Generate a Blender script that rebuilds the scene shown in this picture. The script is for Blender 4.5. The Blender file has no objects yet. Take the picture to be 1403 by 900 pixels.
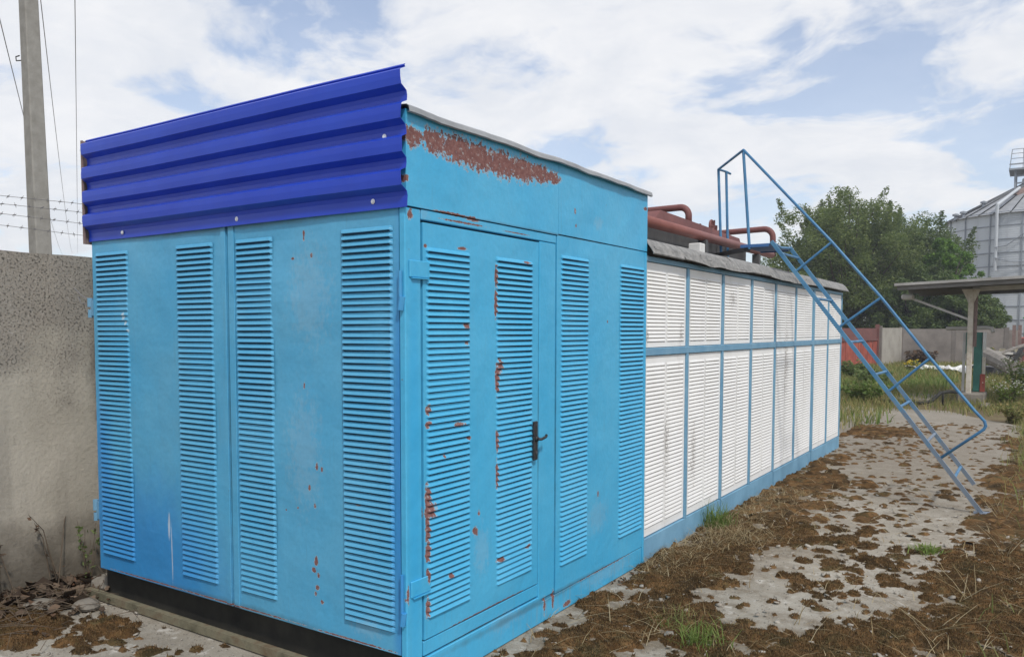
import bpy, math, random
import numpy as np
from mathutils import Vector, Matrix, Euler

random.seed(7)
RNG = np.random.default_rng(11)
scene = bpy.context.scene
col = scene.collection
R = math.radians

# ------------------------------------------------------------------ camera
cam_data = bpy.data.cameras.new("camera")
cam_data.sensor_width = 36.0
cam_data.lens = 1110.43 / 1403 * 36.0
cam_data.shift_x = 35.0 / 1403
cam_data.shift_y = 66.1 / 1403
cam_data.clip_start = 0.05
cam_data.clip_end = 3000
cam = bpy.data.objects.new("camera", cam_data)
col.objects.link(cam)
cam.location = (2.1272, -2.5436, 1.55)
cam.rotation_euler = (math.pi / 2 - 0.0576, 0, 0.5978)
scene.camera = cam

# ------------------------------------------------------------------ light
SUN_ELEV = R(50)
SUN_DIR = Vector((0.80 * math.cos(SUN_ELEV), -0.60 * math.cos(SUN_ELEV), math.sin(SUN_ELEV)))
sun_data = bpy.data.lights.new("sun", 'SUN')
sun_data.energy = 2.3
sun_data.angle = R(5)
sun_data.color = (1.0, 0.96, 0.90)
sun = bpy.data.objects.new("sun", sun_data)
col.objects.link(sun)
sun.rotation_euler = SUN_DIR.to_track_quat('Z', 'Y').to_euler()

world = bpy.data.worlds.new("World")
scene.world = world
world.use_nodes = True


def NT(tree):
    """small node helper: n(type, {input: value or socket}, **attrs)"""
    def n(kind, ins=None, **attrs):
        nd = tree.nodes.new(kind)
        for k, v in attrs.items():
            setattr(nd, k, v)
        for k, v in (ins or {}).items():
            s = nd.inputs[k]
            if isinstance(v, bpy.types.NodeSocket):
                tree.links.new(v, s)
            else:
                if s.type == 'RGBA' and hasattr(v, '__len__') and len(v) == 3:
                    v = (*v, 1)
                s.default_value = v
        return nd
    return n


def build_world():
    t = world.node_tree
    t.nodes.clear()
    n = NT(t)
    sky = n('ShaderNodeTexSky', sky_type='NISHITA', sun_disc=False)
    sky.sun_elevation = SUN_ELEV
    sky.sun_rotation = math.atan2(SUN_DIR.x, SUN_DIR.y)
    sky.altitude = 100
    sky.air_density = 1.0
    sky.dust_density = 0.3
    tc = n('ShaderNodeTexCoord')
    sep = n('ShaderNodeSeparateXYZ', {0: tc.outputs['Generated']})
    zc = n('ShaderNodeMath', {0: sep.outputs[2], 1: 0.0}, operation='MAXIMUM')
    den = n('ShaderNodeMath', {0: zc.outputs[0], 1: 0.22}, operation='ADD')
    px = n('ShaderNodeMath', {0: sep.outputs[0], 1: den.outputs[0]}, operation='DIVIDE')
    py = n('ShaderNodeMath', {0: sep.outputs[1], 1: den.outputs[0]}, operation='DIVIDE')
    uv = n('ShaderNodeCombineXYZ', {0: px.outputs[0], 1: py.outputs[0], 2: 6.7})
    warp = n('ShaderNodeTexNoise', {'Vector': uv.outputs[0], 'Scale': 2.2, 'Detail': 3.0})
    wv = n('ShaderNodeVectorMath', {0: warp.outputs['Color'], 1: (0.5, 0.5, 0.5)}, operation='SUBTRACT')
    ws = n('ShaderNodeVectorMath', {0: wv.outputs[0], 'Scale': 0.35}, operation='SCALE')
    uv2 = n('ShaderNodeVectorMath', {0: uv.outputs[0], 1: ws.outputs[0]}, operation='ADD')
    big = n('ShaderNodeTexNoise', {'Vector': uv2.outputs[0], 'Scale': 1.9, 'Detail': 10.0, 'Roughness': 0.58})
    dens = n('ShaderNodeMapRange', {0: big.outputs['Fac'], 1: 0.355, 2: 0.525, 3: 0.0, 4: 1.0},
             interpolation_type='SMOOTHSTEP')
    fine = n('ShaderNodeTexNoise', {'Vector': uv2.outputs[0], 'Scale': 4.2, 'Detail': 8.0, 'Roughness': 0.6})
    body = n('ShaderNodeValToRGB', {0: fine.outputs['Fac']})
    body.color_ramp.elements[0].position = 0.36
    body.color_ramp.elements[0].color = (7.3, 7.5, 7.9, 1)
    body.color_ramp.elements[1].position = 0.66
    body.color_ramp.elements[1].color = (8.5, 8.5, 8.6, 1)
    # thin veil: hazy air makes even the gaps pale
    veil = n('ShaderNodeMapRange', {0: zc.outputs[0], 1: 0.0, 2: 0.42, 3: 0.60, 4: 0.22})
    dmax = n('ShaderNodeMath', {0: dens.outputs[0], 1: 0.95}, operation='MULTIPLY')
    fac = n('ShaderNodeMath', {0: dmax.outputs[0], 1: veil.outputs[0]}, operation='MAXIMUM')
    clear = n('ShaderNodeVectorMath', {0: sky.outputs[0], 1: (1.16, 1.22, 1.32)}, operation='MULTIPLY')
    mix = n('ShaderNodeMix', {0: fac.outputs[0], 6: clear.outputs[0], 7: body.outputs[0]}, data_type='RGBA')
    bg = n('ShaderNodeBackground', {'Color': mix.outputs[2], 'Strength': 0.10})
    out = n('ShaderNodeOutputWorld', {'Surface': bg.outputs[0]})


build_world()
vs = scene.view_settings
scene.display_settings.display_device = 'sRGB'
vs.view_transform = 'Standard'
vs.look = 'None'
vs.exposure = 0.2
vs.gamma = 1.0
vs.use_curve_mapping = False

# ------------------------------------------------------------------ materials


def new_mat(name):
    m = bpy.data.materials.new(name)
    m.use_nodes = True
    t = m.node_tree
    t.nodes.clear()
    return m, t, NT(t)


def finish(t, n, color, rough=0.6, bump=None, bump_strength=0.3, bump_dist=0.01, metallic=0.0, spec=0.5, trans=None):
    b = n('ShaderNodeBsdfPrincipled', {'Roughness': rough, 'Metallic': metallic, 'Specular IOR Level': spec})
    if isinstance(color, bpy.types.NodeSocket):
        t.links.new(color, b.inputs['Base Color'])
    else:
        b.inputs['Base Color'].default_value = (*color, 1)
    if bump is not None:
        bn = n('ShaderNodeBump', {'Height': bump, 'Strength': bump_strength, 'Distance': bump_dist})
        t.links.new(bn.outputs[0], b.inputs['Normal'])
    n('ShaderNodeOutputMaterial', {'Surface': b.outputs[0]})
    return b


def ramp(n, fac, stops):
    r = n('ShaderNodeValToRGB', {0: fac})
    e = r.color_ramp.elements
    while len(e) < len(stops):
        e.new(0.5)
    for i, (p, c) in enumerate(stops):
        e[i].position = p
        e[i].color = (*c, 1) if len(c) == 3 else c
    return r.outputs[0]


def mixc(n, fac, a, b, blend='MIX'):
    return n('ShaderNodeMix', {0: fac, 6: a, 7: b}, data_type='RGBA', blend_type=blend).outputs[2]


def mathn(n, op, a, b=0.0, clamp=False):
    return n('ShaderNodeMath', {0: a, 1: b}, operation=op, use_clamp=clamp).outputs[0]


def smooth(n, v, lo, hi):
    return n('ShaderNodeMapRange', {0: v, 1: lo, 2: hi, 3: 0.0, 4: 1.0}, interpolation_type='SMOOTHSTEP').outputs[0]


def noise(n, pos, scale, detail=5.0, rough=0.55, out='Fac'):
    return n('ShaderNodeTexNoise', {'Vector': pos, 'Scale': scale, 'Detail': detail, 'Roughness': rough}).outputs[out]


def stretch(n, pos, s):
    return n('ShaderNodeVectorMath', {0: pos, 1: s}, operation='MULTIPLY').outputs[0]


def patch_mask(n, pos, patches):
    """largest of many ellipsoid fields (1 in the middle, 0 at the rim)"""
    cur = None
    for c, r in patches:
        d = n('ShaderNodeVectorMath', {0: pos, 1: c}, operation='SUBTRACT').outputs[0]
        d = n('ShaderNodeVectorMath', {0: d, 1: tuple(1.0 / q for q in r)}, operation='MULTIPLY').outputs[0]
        l = n('ShaderNodeVectorMath', {0: d}, operation='LENGTH').outputs['Value']
        f = mathn(n, 'SUBTRACT', 1.0, l)
        cur = f if cur is None else mathn(n, 'MAXIMUM', cur, f)
    return cur


def simple(name, stops, scale=6.0, rough=0.6, bump=0.2, metallic=0.0, detail=6.0, coord='Object', spec=0.4, dist=0.01):
    m, t, n = new_mat(name)
    if coord == 'World':
        pos = n('ShaderNodeNewGeometry').outputs['Position']
    else:
        pos = n('ShaderNodeTexCoord').outputs['Object']
    f = noise(n, pos, scale, detail, 0.62)
    c = ramp(n, f, stops)
    f2 = noise(n, pos, scale * 7, 4.0)
    finish(t, n, c, rough, f2, bump, dist, metallic, spec)
    return m


RUST = ((0.25, (0.11, 0.048, 0.044)), (0.5, (0.19, 0.085, 0.078)), (0.75, (0.29, 0.155, 0.135)))


def blue_paint(name, base, pale, deep, side):
    m, t, n = new_mat(name)
    pos = n('ShaderNodeNewGeometry').outputs['Position']
    f = noise(n, pos, 2.3, 6.0, 0.6)
    c = ramp(n, f, ((0.3, base), (0.7, pale)))
    # faint vertical streaks of weathered paint
    st = noise(n, stretch(n, pos, (14, 14, 0.9)), 1.0, 4.0, 0.6)
    c = mixc(n, mathn(n, 'MULTIPLY', smooth(n, st, 0.5, 0.75), 0.22), c, pale)
    fine = noise(n, pos, 60.0, 4.0, 0.7)
    c = mixc(n, mathn(n, 'MULTIPLY', smooth(n, fine, 0.35, 0.7), 0.10), c, (0.02, 0.12, 0.25))
    if side:
        pale_p = [((0, 1.75, .45), (.3, .22, .16)), ((0, 1.73, 2.16), (.3, .09, .06)), ((0, .55, .52), (.3, .1, .2)),
                  ((0, 1.9, .08), (.3, .55, .07)), ((0, 0.75, .12), (.3, .3, .07)), ((0, .12, 2.03), (.3, .06, .05))]
        deep_p = [((0, .05, 1.0), (.3, .055, 1.2))]
    else:
        pale_p = [((-.22, 0, .27), (.17, .3, .07)), ((-.6, 0, 1.0), (.18, .3, .45)), ((-.55, 0, 1.7), (.22, .3, .35))]
        deep_p = [((-1.85, 0, .2), (.95, .3, .75)), ((-2.25, 0, .6), (.2, .3, .8)), ((-.03, 0, .9), (.07, .3, 1.4))]
    wob = mathn(n, 'MULTIPLY', mathn(n, 'SUBTRACT', noise(n, pos, 9.0, 6.0, 0.65), 0.5), 1.2)
    chalk = mathn(n, 'MULTIPLY', mathn(n, 'SUBTRACT', noise(n, stretch(n, pos, (1, 1, .55)), 48.0, 7.0, 0.75), 0.5), 2.6)
    pm = smooth(n, mathn(n, 'ADD', mathn(n, 'ADD', patch_mask(n, pos, pale_p), mathn(n, 'MULTIPLY', wob, 0.6)), chalk), 0.25, 0.75)
    pm = mathn(n, 'MULTIPLY', pm, smooth(n, patch_mask(n, pos, pale_p), -0.1, 0.35))
    c = mixc(n, mathn(n, 'MULTIPLY', pm, 0.24), c, (0.30, 0.42, 0.50))
    dr = smooth(n, noise(n, stretch(n, pos, (38, 38, 1.6)), 1.0, 5.0, 0.65), 0.58, 0.74)
    c = mixc(n, mathn(n, 'MULTIPLY', dr, 0.16), c, (0.10, 0.16, 0.19))
    ch = smooth(n, noise(n, pos, 27.0, 4.0, 0.6), 0.735, 0.76)
    c = mixc(n, mathn(n, 'MULTIPLY', ch, 0.7), c, (0.12, 0.09, 0.10))
    dm = smooth(n, mathn(n, 'ADD', patch_mask(n, pos, deep_p), mathn(n, 'MULTIPLY', wob, 0.3)), 0.0, 0.7)
    c = mixc(n, mathn(n, 'MULTIPLY', dm, 0.75), c, deep)
    # dirt that has settled along the lower edges and joints
    jt = [((0, 1.06, 1.0), (.3, .012, 1.0)), ((0, 1.237, 1.0), (.3, .012, 1.1)), ((0, 1.25, 2.054), (.3, 1.3, .010)), ((0, 1.2, .12), (.3, 1.5, .03))] if side else \
         [((-1.112, 0, 1.1), (.014, .3, 1.1)), ((-1.15, 0, .19), (1.4, .3, .05)), ((-1.15, 0, 2.04), (1.4, .3, .03))]
    jm = smooth(n, mathn(n, 'ADD', patch_mask(n, pos, jt), mathn(n, 'MULTIPLY', wob, 0.7)), 0.15, 0.8)
    c = mixc(n, mathn(n, 'MULTIPLY', jm, 0.45), c, (0.055, 0.085, 0.095))
    # rust where the paint has flaked
    if side:
        rp = [((0, .045, 2.335), (.2, .08, .06)), ((0, .20, 2.34), (.2, .14, .07)), ((0, .36, 2.335), (.2, .20, .085)),
              ((0, .52, 2.33), (.2, .2, .085)), ((0, .70, 2.33), (.2, .22, .085)), ((0, .88, 2.335), (.2, .20, .08)), ((0, 1.05, 2.34), (.2, .18, .06)),
              ((0, 1.19, 2.345), (.2, .11, .045)), ((0, .005, 2.16), (.2, .02, .02)),
              ((0, .33, 2.052), (.2, .18, .008)), ((0, .47, 2.048), (.2, .07, .014)), ((0, .40, 2.024), (.2, .22, .006)),
              ((0, .85, 2.022), (.2, .16, .004)), ((0, .03, 2.02), (.2, .02, .03)),
              ((0, .135, .70), (.2, .018, .09)), ((0, .135, .83), (.2, .022, .08)), ((0, .15, .78), (.2, .05, .05)), ((0, .135, .60), (.2, .02, .05)),
              ((0, .135, .50), (.2, .014, .04)), ((0, .135, .36), (.2, .016, .06)), ((0, .14, 1.21), (.2, .02, .03)),
              ((0, .14, 1.15), (.2, .02, .02)), ((0, .42, 1.57), (.2, .028, .02)), ((0, .42, 1.49), (.2, .02, .014)),
              ((0, .36, 1.13), (.2, .05, .014)), ((0, .44, 1.06), (.2, .03, .012)), ((0, .39, 1.91), (.2, .05, .01)), ((0, .13, 1.9), (.2, .015, .012)),
              ((0, .663, 1.80), (.2, .012, .08)), ((0, .66, 1.68), (.2, .014, .09)), ((0, .67, 1.32), (.2, .02, .10)), ((0, .69, 1.38), (.2, .035, .05)),
              ((0, .668, 1.02), (.2, .014, .07)), ((0, .668, .86), (.2, .012, .09)), ((0, .70, .44), (.2, .05, .016)), ((0, .95, .45), (.2, .04, .014)),
              ((0, .93, 1.885), (.2, .05, .008)),
              ((0, .49, .62), (.2, .028, .03)), ((0, .52, .70), (.2, .012, .02)), ((0, .25, 1.0), (.2, .012, .012)), ((0, .3, .46), (.2, .03, .014)),
              ((0, .62, .228), (.2, .45, .006)), ((0, .55, .155), (.2, .35, .006)), ((0, 1.85, .118), (.2, .6, .006)),
              ((0, 1.22, .10), (.2, .02, .07)), ((0, 1.13, .09), (.2, .016, .06)), ((0, 1.38, .03), (.2, .06, .02)),
              ((0, 1.75, .58), (.2, .014, .03)), ((0, 1.44, 2.2), (.2, .01, .02)), ((0, 1.45, 2.12), (.2, .012, .012)), ((0, 1.86, 1.6), (.2, .01, .012)),
              ((0, 2.4, 2.33), (.2, .03, .015)), ((0, .005, .45), (.2, .01, .05))]
    else:
        rp = [((-.535, 0, .51), (.016, .2, .03)), ((-.55, 0, .47), (.02, .2, .016)), ((-.52, 0, .45), (.012, .2, .016)), ((-.53, 0, .39), (.016, .2, .018)),
              ((-.54, 0, .36), (.01, .2, .014)), ((-.50, 0, .33), (.012, .2, .012)),
              ((-.52, 0, .94), (.014, .2, .022)), ((-.49, 0, .93), (.008, .2, .014)), ((-.57, 0, .84), (.01, .2, .02)), ((-.54, 0, .76), (.01, .2, .016)),
              ((-.59, 0, 1.97), (.01, .2, .03)), ((-.66, 0, 1.87), (.014, .2, .008)), ((-.54, 0, 1.88), (.012, .2, .014)), ((-.60, 0, 1.30), (.008, .2, .02)),
              ((-1.1, 0, .20), (.6, .2, .006)), ((-.3, 0, .197), (.3, .2, .006)), ((-.65, 0, .74), (.008, .2, .008)), ((-.73, 0, .72), (.007, .2, .007)),
              ((-.27, 0, .80), (.02, .2, .008)), ((-1.8, 0, .20), (.5, .2, .005))]
    wr = mathn(n, 'MULTIPLY', mathn(n, 'SUBTRACT', noise(n, pos, 42.0, 7.0, 0.72), 0.5), 2.3)
    rm = smooth(n, mathn(n, 'ADD', patch_mask(n, pos, rp), wr), 0.30, 0.36)
    inside = smooth(n, patch_mask(n, pos, rp), -0.25, -0.1)
    rm = mathn(n, 'MULTIPLY', rm, inside)
    rim = mathn(n, 'SUBTRACT', mathn(n, 'MULTIPLY', smooth(n, mathn(n, 'ADD', patch_mask(n, pos, rp), wr), 0.18, 0.25), inside), rm)
    rc = ramp(n, noise(n, pos, 45.0, 6.0, 0.7), RUST)
    prim = smooth(n, noise(n, stretch(n, pos, (1, 1, 1.6)), 30.0, 6.0, 0.7), 0.57, 0.63)
    rc = mixc(n, mathn(n, 'MULTIPLY', prim, 0.75), rc, (0.36, 0.37, 0.37))
    c = mixc(n, mathn(n, 'MULTIPLY', mathn(n, 'MAXIMUM', rim, 0.0), 0.7), c, (0.42, 0.45, 0.46))
    c = mixc(n, rm, c, rc)
    if not side:
        wp = [((-1.625, 0, .52), (.014, .2, .10)), ((-1.605, 0, .38), (.007, .2, .22)), ((-1.985, 0, 1.625), (.02, .2, .03)),
              ((-1.965, 0, 1.59), (.014, .2, .02)), ((-1.945, 0, 1.545), (.016, .2, .012))]
        wm = smooth(n, mathn(n, 'ADD', patch_mask(n, pos, wp), mathn(n, 'MULTIPLY', wr, 0.25)), 0.1, 0.6)
        c = mixc(n, mathn(n, 'MULTIPLY', wm, 0.6), c, (0.62, 0.66, 0.68))
    else:
        # brown run-off below the frame joints
        run = noise(n, stretch(n, pos, (30, 30, 1.2)), 1.0, 4.0)
        low = smooth(n, patch_mask(n, pos, [((0, 1.6, .05), (.3, 1.1, .10))]), 0.0, 0.5)
        c = mixc(n, mathn(n, 'MULTIPLY', mathn(n, 'MULTIPLY', low, smooth(n, run, .5, .72)), 0.35), c, (0.30, 0.25, 0.16))
    rough = n('ShaderNodeMapRange', {0: rm, 1: 0.0, 2: 1.0, 3: 0.42, 4: 0.9}).outputs[0]
    b = finish(t, n, c, 0.42, mathn(n, 'SUBTRACT', noise(n, pos, 5.0, 3.0), mathn(n, 'MULTIPLY', rm, 0.15)), 0.5, 0.02, 0.0, 0.4)
    t.links.new(rough, b.inputs['Roughness'])
    return m


M = {}
M['paint_side'] = blue_paint('sky_blue_paint_door_side', (0.048, 0.385, 0.66), (0.085, 0.43, 0.68), (0.035, 0.37, 0.68), True)
M['paint_front'] = blue_paint('sky_blue_paint_gate_side', (0.066, 0.345, 0.585), (0.112, 0.39, 0.60), (0.022, 0.21, 0.55), False)
M['mouth_blue'] = simple('louvre_mouth_blue', ((0, (0.004, 0.03, 0.07)), (1, (0.008, 0.05, 0.10))), 5, 0.8, 0)  # dark underside: the open slot's shade put into the colour, no hole cut
M['dark'] = simple('dark_interior', ((0.3, (0.014, 0.015, 0.014)), (0.7, (0.045, 0.043, 0.036))), 5, 0.9, 0)  # near-black cores: shade in gaps and under the gates put into colour
M['frame_blue'] = simple('pale_blue_frame_paint', ((0.3, (0.11, 0.27, 0.42)), (0.7, (0.19, 0.36, 0.49))), 5, 0.5, 0.1, coord='World')
M['plinth_blue'] = simple('pale_blue_plinth_paint', ((0.25, (0.13, 0.29, 0.43)), (0.7, (0.20, 0.40, 0.56))), 3.5, 0.55, 0.1, coord='World')
M['ladder_blue'] = simple('ladder_blue_paint', ((0.25, (0.05, 0.13, 0.25)), (0.5, (0.055, 0.19, 0.36)), (0.75, (0.10, 0.25, 0.40))), 7, 0.45, 0.15, coord='World')
def ladder_mat():
    m, t, n = new_mat('ladder_paint_worn_below')
    pos = n('ShaderNodeNewGeometry').outputs['Position']
    z = n('ShaderNodeSeparateXYZ', {0: pos}).outputs[2]
    f = noise(n, pos, 7.0, 5.0)
    c = ramp(n, f, ((0.3, (0.045, 0.165, 0.31)), (0.7, (0.085, 0.235, 0.38))))
    w = smooth(n, mathn(n, 'ADD', mathn(n, 'MULTIPLY', z, -1.0), mathn(n, 'MULTIPLY', mathn(n, 'SUBTRACT', noise(n, pos, 12.0, 6.0, 0.7), 0.5), 2.6)), -1.25, -0.45)
    c = mixc(n, mathn(n, 'MULTIPLY', w, 0.85), c, (0.17, 0.19, 0.22))
    finish(t, n, c, 0.5, noise(n, pos, 30.0, 3.0), 0.15, 0.01)
    return m


M['ladder_steel'] = ladder_mat()
M['ladder_worn'] = simple('ladder_worn_paint', ((0.25, (0.12, 0.15, 0.20)), (0.6, (0.20, 0.25, 0.32)), (0.8, (0.12, 0.28, 0.44))), 9, 0.5, 0.15, coord='World')
M['red_pipe'] = simple('red_oxide_pipe_paint', ((0.25, (0.17, 0.060, 0.050)), (0.7, (0.26, 0.095, 0.078))), 4, 0.5, 0.15, coord='World')
M['red_dull'] = simple('dull_red_oxide_paint', ((0.25, (0.13, 0.048, 0.045)), (0.7, (0.21, 0.08, 0.072))), 4, 0.6, 0.2, coord='World')
M['grey_dark'] = simple('dark_grey_steel', ((0.3, (0.05, 0.05, 0.055)), (0.7, (0.10, 0.10, 0.10))), 6, 0.6, 0.15)
M['galv'] = simple('weathered_galvanised', ((0.25, (0.24, 0.25, 0.26)), (0.7, (0.40, 0.41, 0.42))), 6, 0.5, 0.2, 0.25, coord='World')
M['felt'] = simple('grey_weathered_roofing', ((0.25, (0.13, 0.13, 0.13)), (0.5, (0.235, 0.232, 0.225)), (0.75, (0.36, 0.35, 0.335))), 16, 0.8, 0.4, coord='World')
M['screw'] = simple('zinc_screw', ((0, (0.7, 0.72, 0.75)), (1, (0.8, 0.8, 0.8))), 5, 0.3, 0, 0.3)
M['black_metal'] = simple('black_handle_metal', ((0.3, (0.02, 0.02, 0.022)), (0.7, (0.06, 0.06, 0.065))), 40, 0.4, 0.3, 0.4)
M['rail'] = simple('rusty_green_rail', ((0.28, (0.085, 0.08, 0.05)), (0.5, (0.19, 0.175, 0.12)), (0.72, (0.13, 0.085, 0.05))), 11, 0.7, 0.3, coord='World')
M['rust_steel'] = simple('rusty_steel', ((0.25, (0.14, 0.085, 0.075)), (0.6, (0.24, 0.17, 0.15)), (0.85, (0.2, 0.3, 0.32))), 7, 0.7, 0.3, coord='World')


def cladding_mat():
    m, t, n = new_mat('royal_blue_cladding')
    pos = n('ShaderNodeNewGeometry').outputs['Position']
    f = noise(n, pos, 3.0, 5.0)
    c = ramp(n, f, ((0.3, (0.008, 0.040, 0.42)), (0.7, (0.012, 0.055, 0.49))))
    sc = noise(n, stretch(n, pos, (60, 60, 4)), 1.0, 5.0, 0.7)
    c = mixc(n, mathn(n, 'MULTIPLY', smooth(n, sc, 0.66, 0.78), 0.35), c, (0.2, 0.25, 0.55))
    dust = smooth(n, noise(n, stretch(n, pos, (1.5, 1, 12)), 1.5, 4.0), 0.5, 0.8)
    c = mixc(n, mathn(n, 'MULTIPLY', dust, 0.04), c, (0.25, 0.25, 0.35))
    finish(t, n, c, 0.30, noise(n, pos, 4.0, 2.0), 0.2, 0.02, 0.0, 0.42)
    return m


M['cladding'] = cladding_mat()


def white_paint():
    m, t, n = new_mat('white_louvre_paint')
    pos = n('ShaderNodeNewGeometry').outputs['Position']
    f = noise(n, pos, 3.0, 6.0, 0.65)
    c = ramp(n, f, ((0.3, (0.79, 0.785, 0.765)), (0.7, (0.84, 0.84, 0.83))))
    st = noise(n, stretch(n, pos, (9, 5.5, 0.55)), 1.0, 6.0, 0.65)
    c = mixc(n, mathn(n, 'MULTIPLY', smooth(n, st, 0.53, 0.78), 0.26), c, (0.45, 0.42, 0.37))
    sp = noise(n, pos, 42.0, 5.0, 0.7)
    pm = patch_mask(n, pos, [((0, 2.86, .75), (.2, .10, .42)), ((0, 3.12, 1.52), (.2, .06, .12)), ((0, 4.3, 1.8), (.2, .2, .12)),
                             ((0, 6.1, 1.2), (.2, .16, .7)), ((0, 3.4, .6), (.2, .1, .4)), ((0, 2.5, 1.5), (.2, .05, .1))])
    dm = smooth(n, mathn(n, 'ADD', mathn(n, 'MULTIPLY', pm, 0.6), mathn(n, 'MULTIPLY', mathn(n, 'SUBTRACT', sp, 0.5), 2.2)), 0.35, 0.55)
    dm = mathn(n, 'MULTIPLY', dm, smooth(n, pm, 0.0, 0.3))
    c = mixc(n, mathn(n, 'MULTIPLY', dm, 0.55), c, (0.16, 0.13, 0.11))
    dm2 = smooth(n, pm, 0.0, 0.9)
    c = mixc(n, mathn(n, 'MULTIPLY', dm2, 0.16), c, (0.40, 0.38, 0.34))
    finish(t, n, c, 0.55, noise(n, pos, 20.0, 3.0), 0.1, 0.01)
    return m


M['white'] = white_paint()
M['mouth_white'] = simple('louvre_mouth_grey', ((0, (0.55, 0.53, 0.51)), (1, (0.66, 0.64, 0.62))), 8, 0.9, 0, coord='World')  # grey underside: slot shade between the white slats put into the colour


def wall_mat():
    m, t, n = new_mat('weathered_concrete_wall')
    pos = n('ShaderNodeNewGeometry').outputs['Position']
    sep = n('ShaderNodeSeparateXYZ', {0: pos})
    z = sep.outputs[2]
    f = noise(n, pos, 2.2, 7.0, 0.65)
    c = ramp(n, f, ((0.3, (0.39, 0.35, 0.285)), (0.7, (0.53, 0.48, 0.40))))
    # grey weathered, pitted upper half
    up = smooth(n, mathn(n, 'ADD', z, mathn(n, 'MULTIPLY', mathn(n, 'SUBTRACT', noise(n, pos, 3.5, 5.0), 0.5), 1.6)), 1.05, 1.75)
    c = mixc(n, mathn(n, 'MULTIPLY', up, 0.60), c, (0.265, 0.232, 0.20))
    run = smooth(n, noise(n, stretch(n, pos, (5, 5, 0.5)), 1.0, 5.0), 0.5, 0.75)
    c = mixc(n, mathn(n, 'MULTIPLY', run, 0.4), c, (0.19, 0.17, 0.15))
    sp = noise(n, pos, 80.0, 6.0, 0.78)
    amt = mathn(n, 'ADD', mathn(n, 'MULTIPLY', up, 0.75), 0.15)
    pit = smooth(n, sp, 0.54, 0.61)
    c = mixc(n, mathn(n, 'MULTIPLY', pit, amt), c, (0.075, 0.066, 0.055))
    lt = smooth(n, noise(n, pos, 38.0, 4.0, 0.7), 0.56, 0.68)
    c = mixc(n, mathn(n, 'MULTIPLY', lt, mathn(n, 'MULTIPLY', amt, 0.45)), c, (0.52, 0.47, 0.42))
    # algae and soil splash at the foot
    lowf = smooth(n, mathn(n, 'ADD', z, mathn(n, 'MULTIPLY', mathn(n, 'SUBTRACT', noise(n, pos, 2.6, 5.0), 0.5), 0.9)), 0.50, 0.12)
    lowf = n('ShaderNodeMapRange', {0: mathn(n, 'ADD', z, mathn(n, 'MULTIPLY', mathn(n, 'SUBTRACT', noise(n, pos, 2.6, 5.0), 0.5), 0.9)),
                                    1: 0.16, 2: 0.62, 3: 1.0, 4: 0.0}, interpolation_type='SMOOTHSTEP').outputs[0]
    c = mixc(n, mathn(n, 'MULTIPLY', lowf, 0.82), c, (0.085, 0.070, 0.052))
    edge = smooth(n, mathn(n, 'ADD', patch_mask(n, pos, [((-2.75, .36, 1.35), (.4, .16, .9))]), mathn(n, 'MULTIPLY', mathn(n, 'SUBTRACT', noise(n, pos, 9.0, 6.0, 0.65), 0.5), 1.2)), 0.0, 0.6)  # dark upright band: the booth's shade painted into the wall colour
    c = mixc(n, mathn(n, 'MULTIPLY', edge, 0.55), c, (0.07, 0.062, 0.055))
    crack = n('ShaderNodeTexVoronoi', {'Vector': n('ShaderNodeVectorMath', {0: pos, 1: noise(n, pos, 3.0, 4.0, 0.6, 'Color')}, operation='ADD').outputs[0],
                                       'Scale': 1.3}, feature='DISTANCE_TO_EDGE').outputs['Distance']
    hgt = mathn(n, 'SUBTRACT', noise(n, pos, 40.0, 8.0, 0.75), mathn(n, 'MULTIPLY', mathn(n, 'MULTIPLY', pit, amt), 0.9))
    finish(t, n, c, 0.92, hgt, 0.7, 0.012, 0, 0.2)
    return m


M['wall'] = wall_mat()


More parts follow.
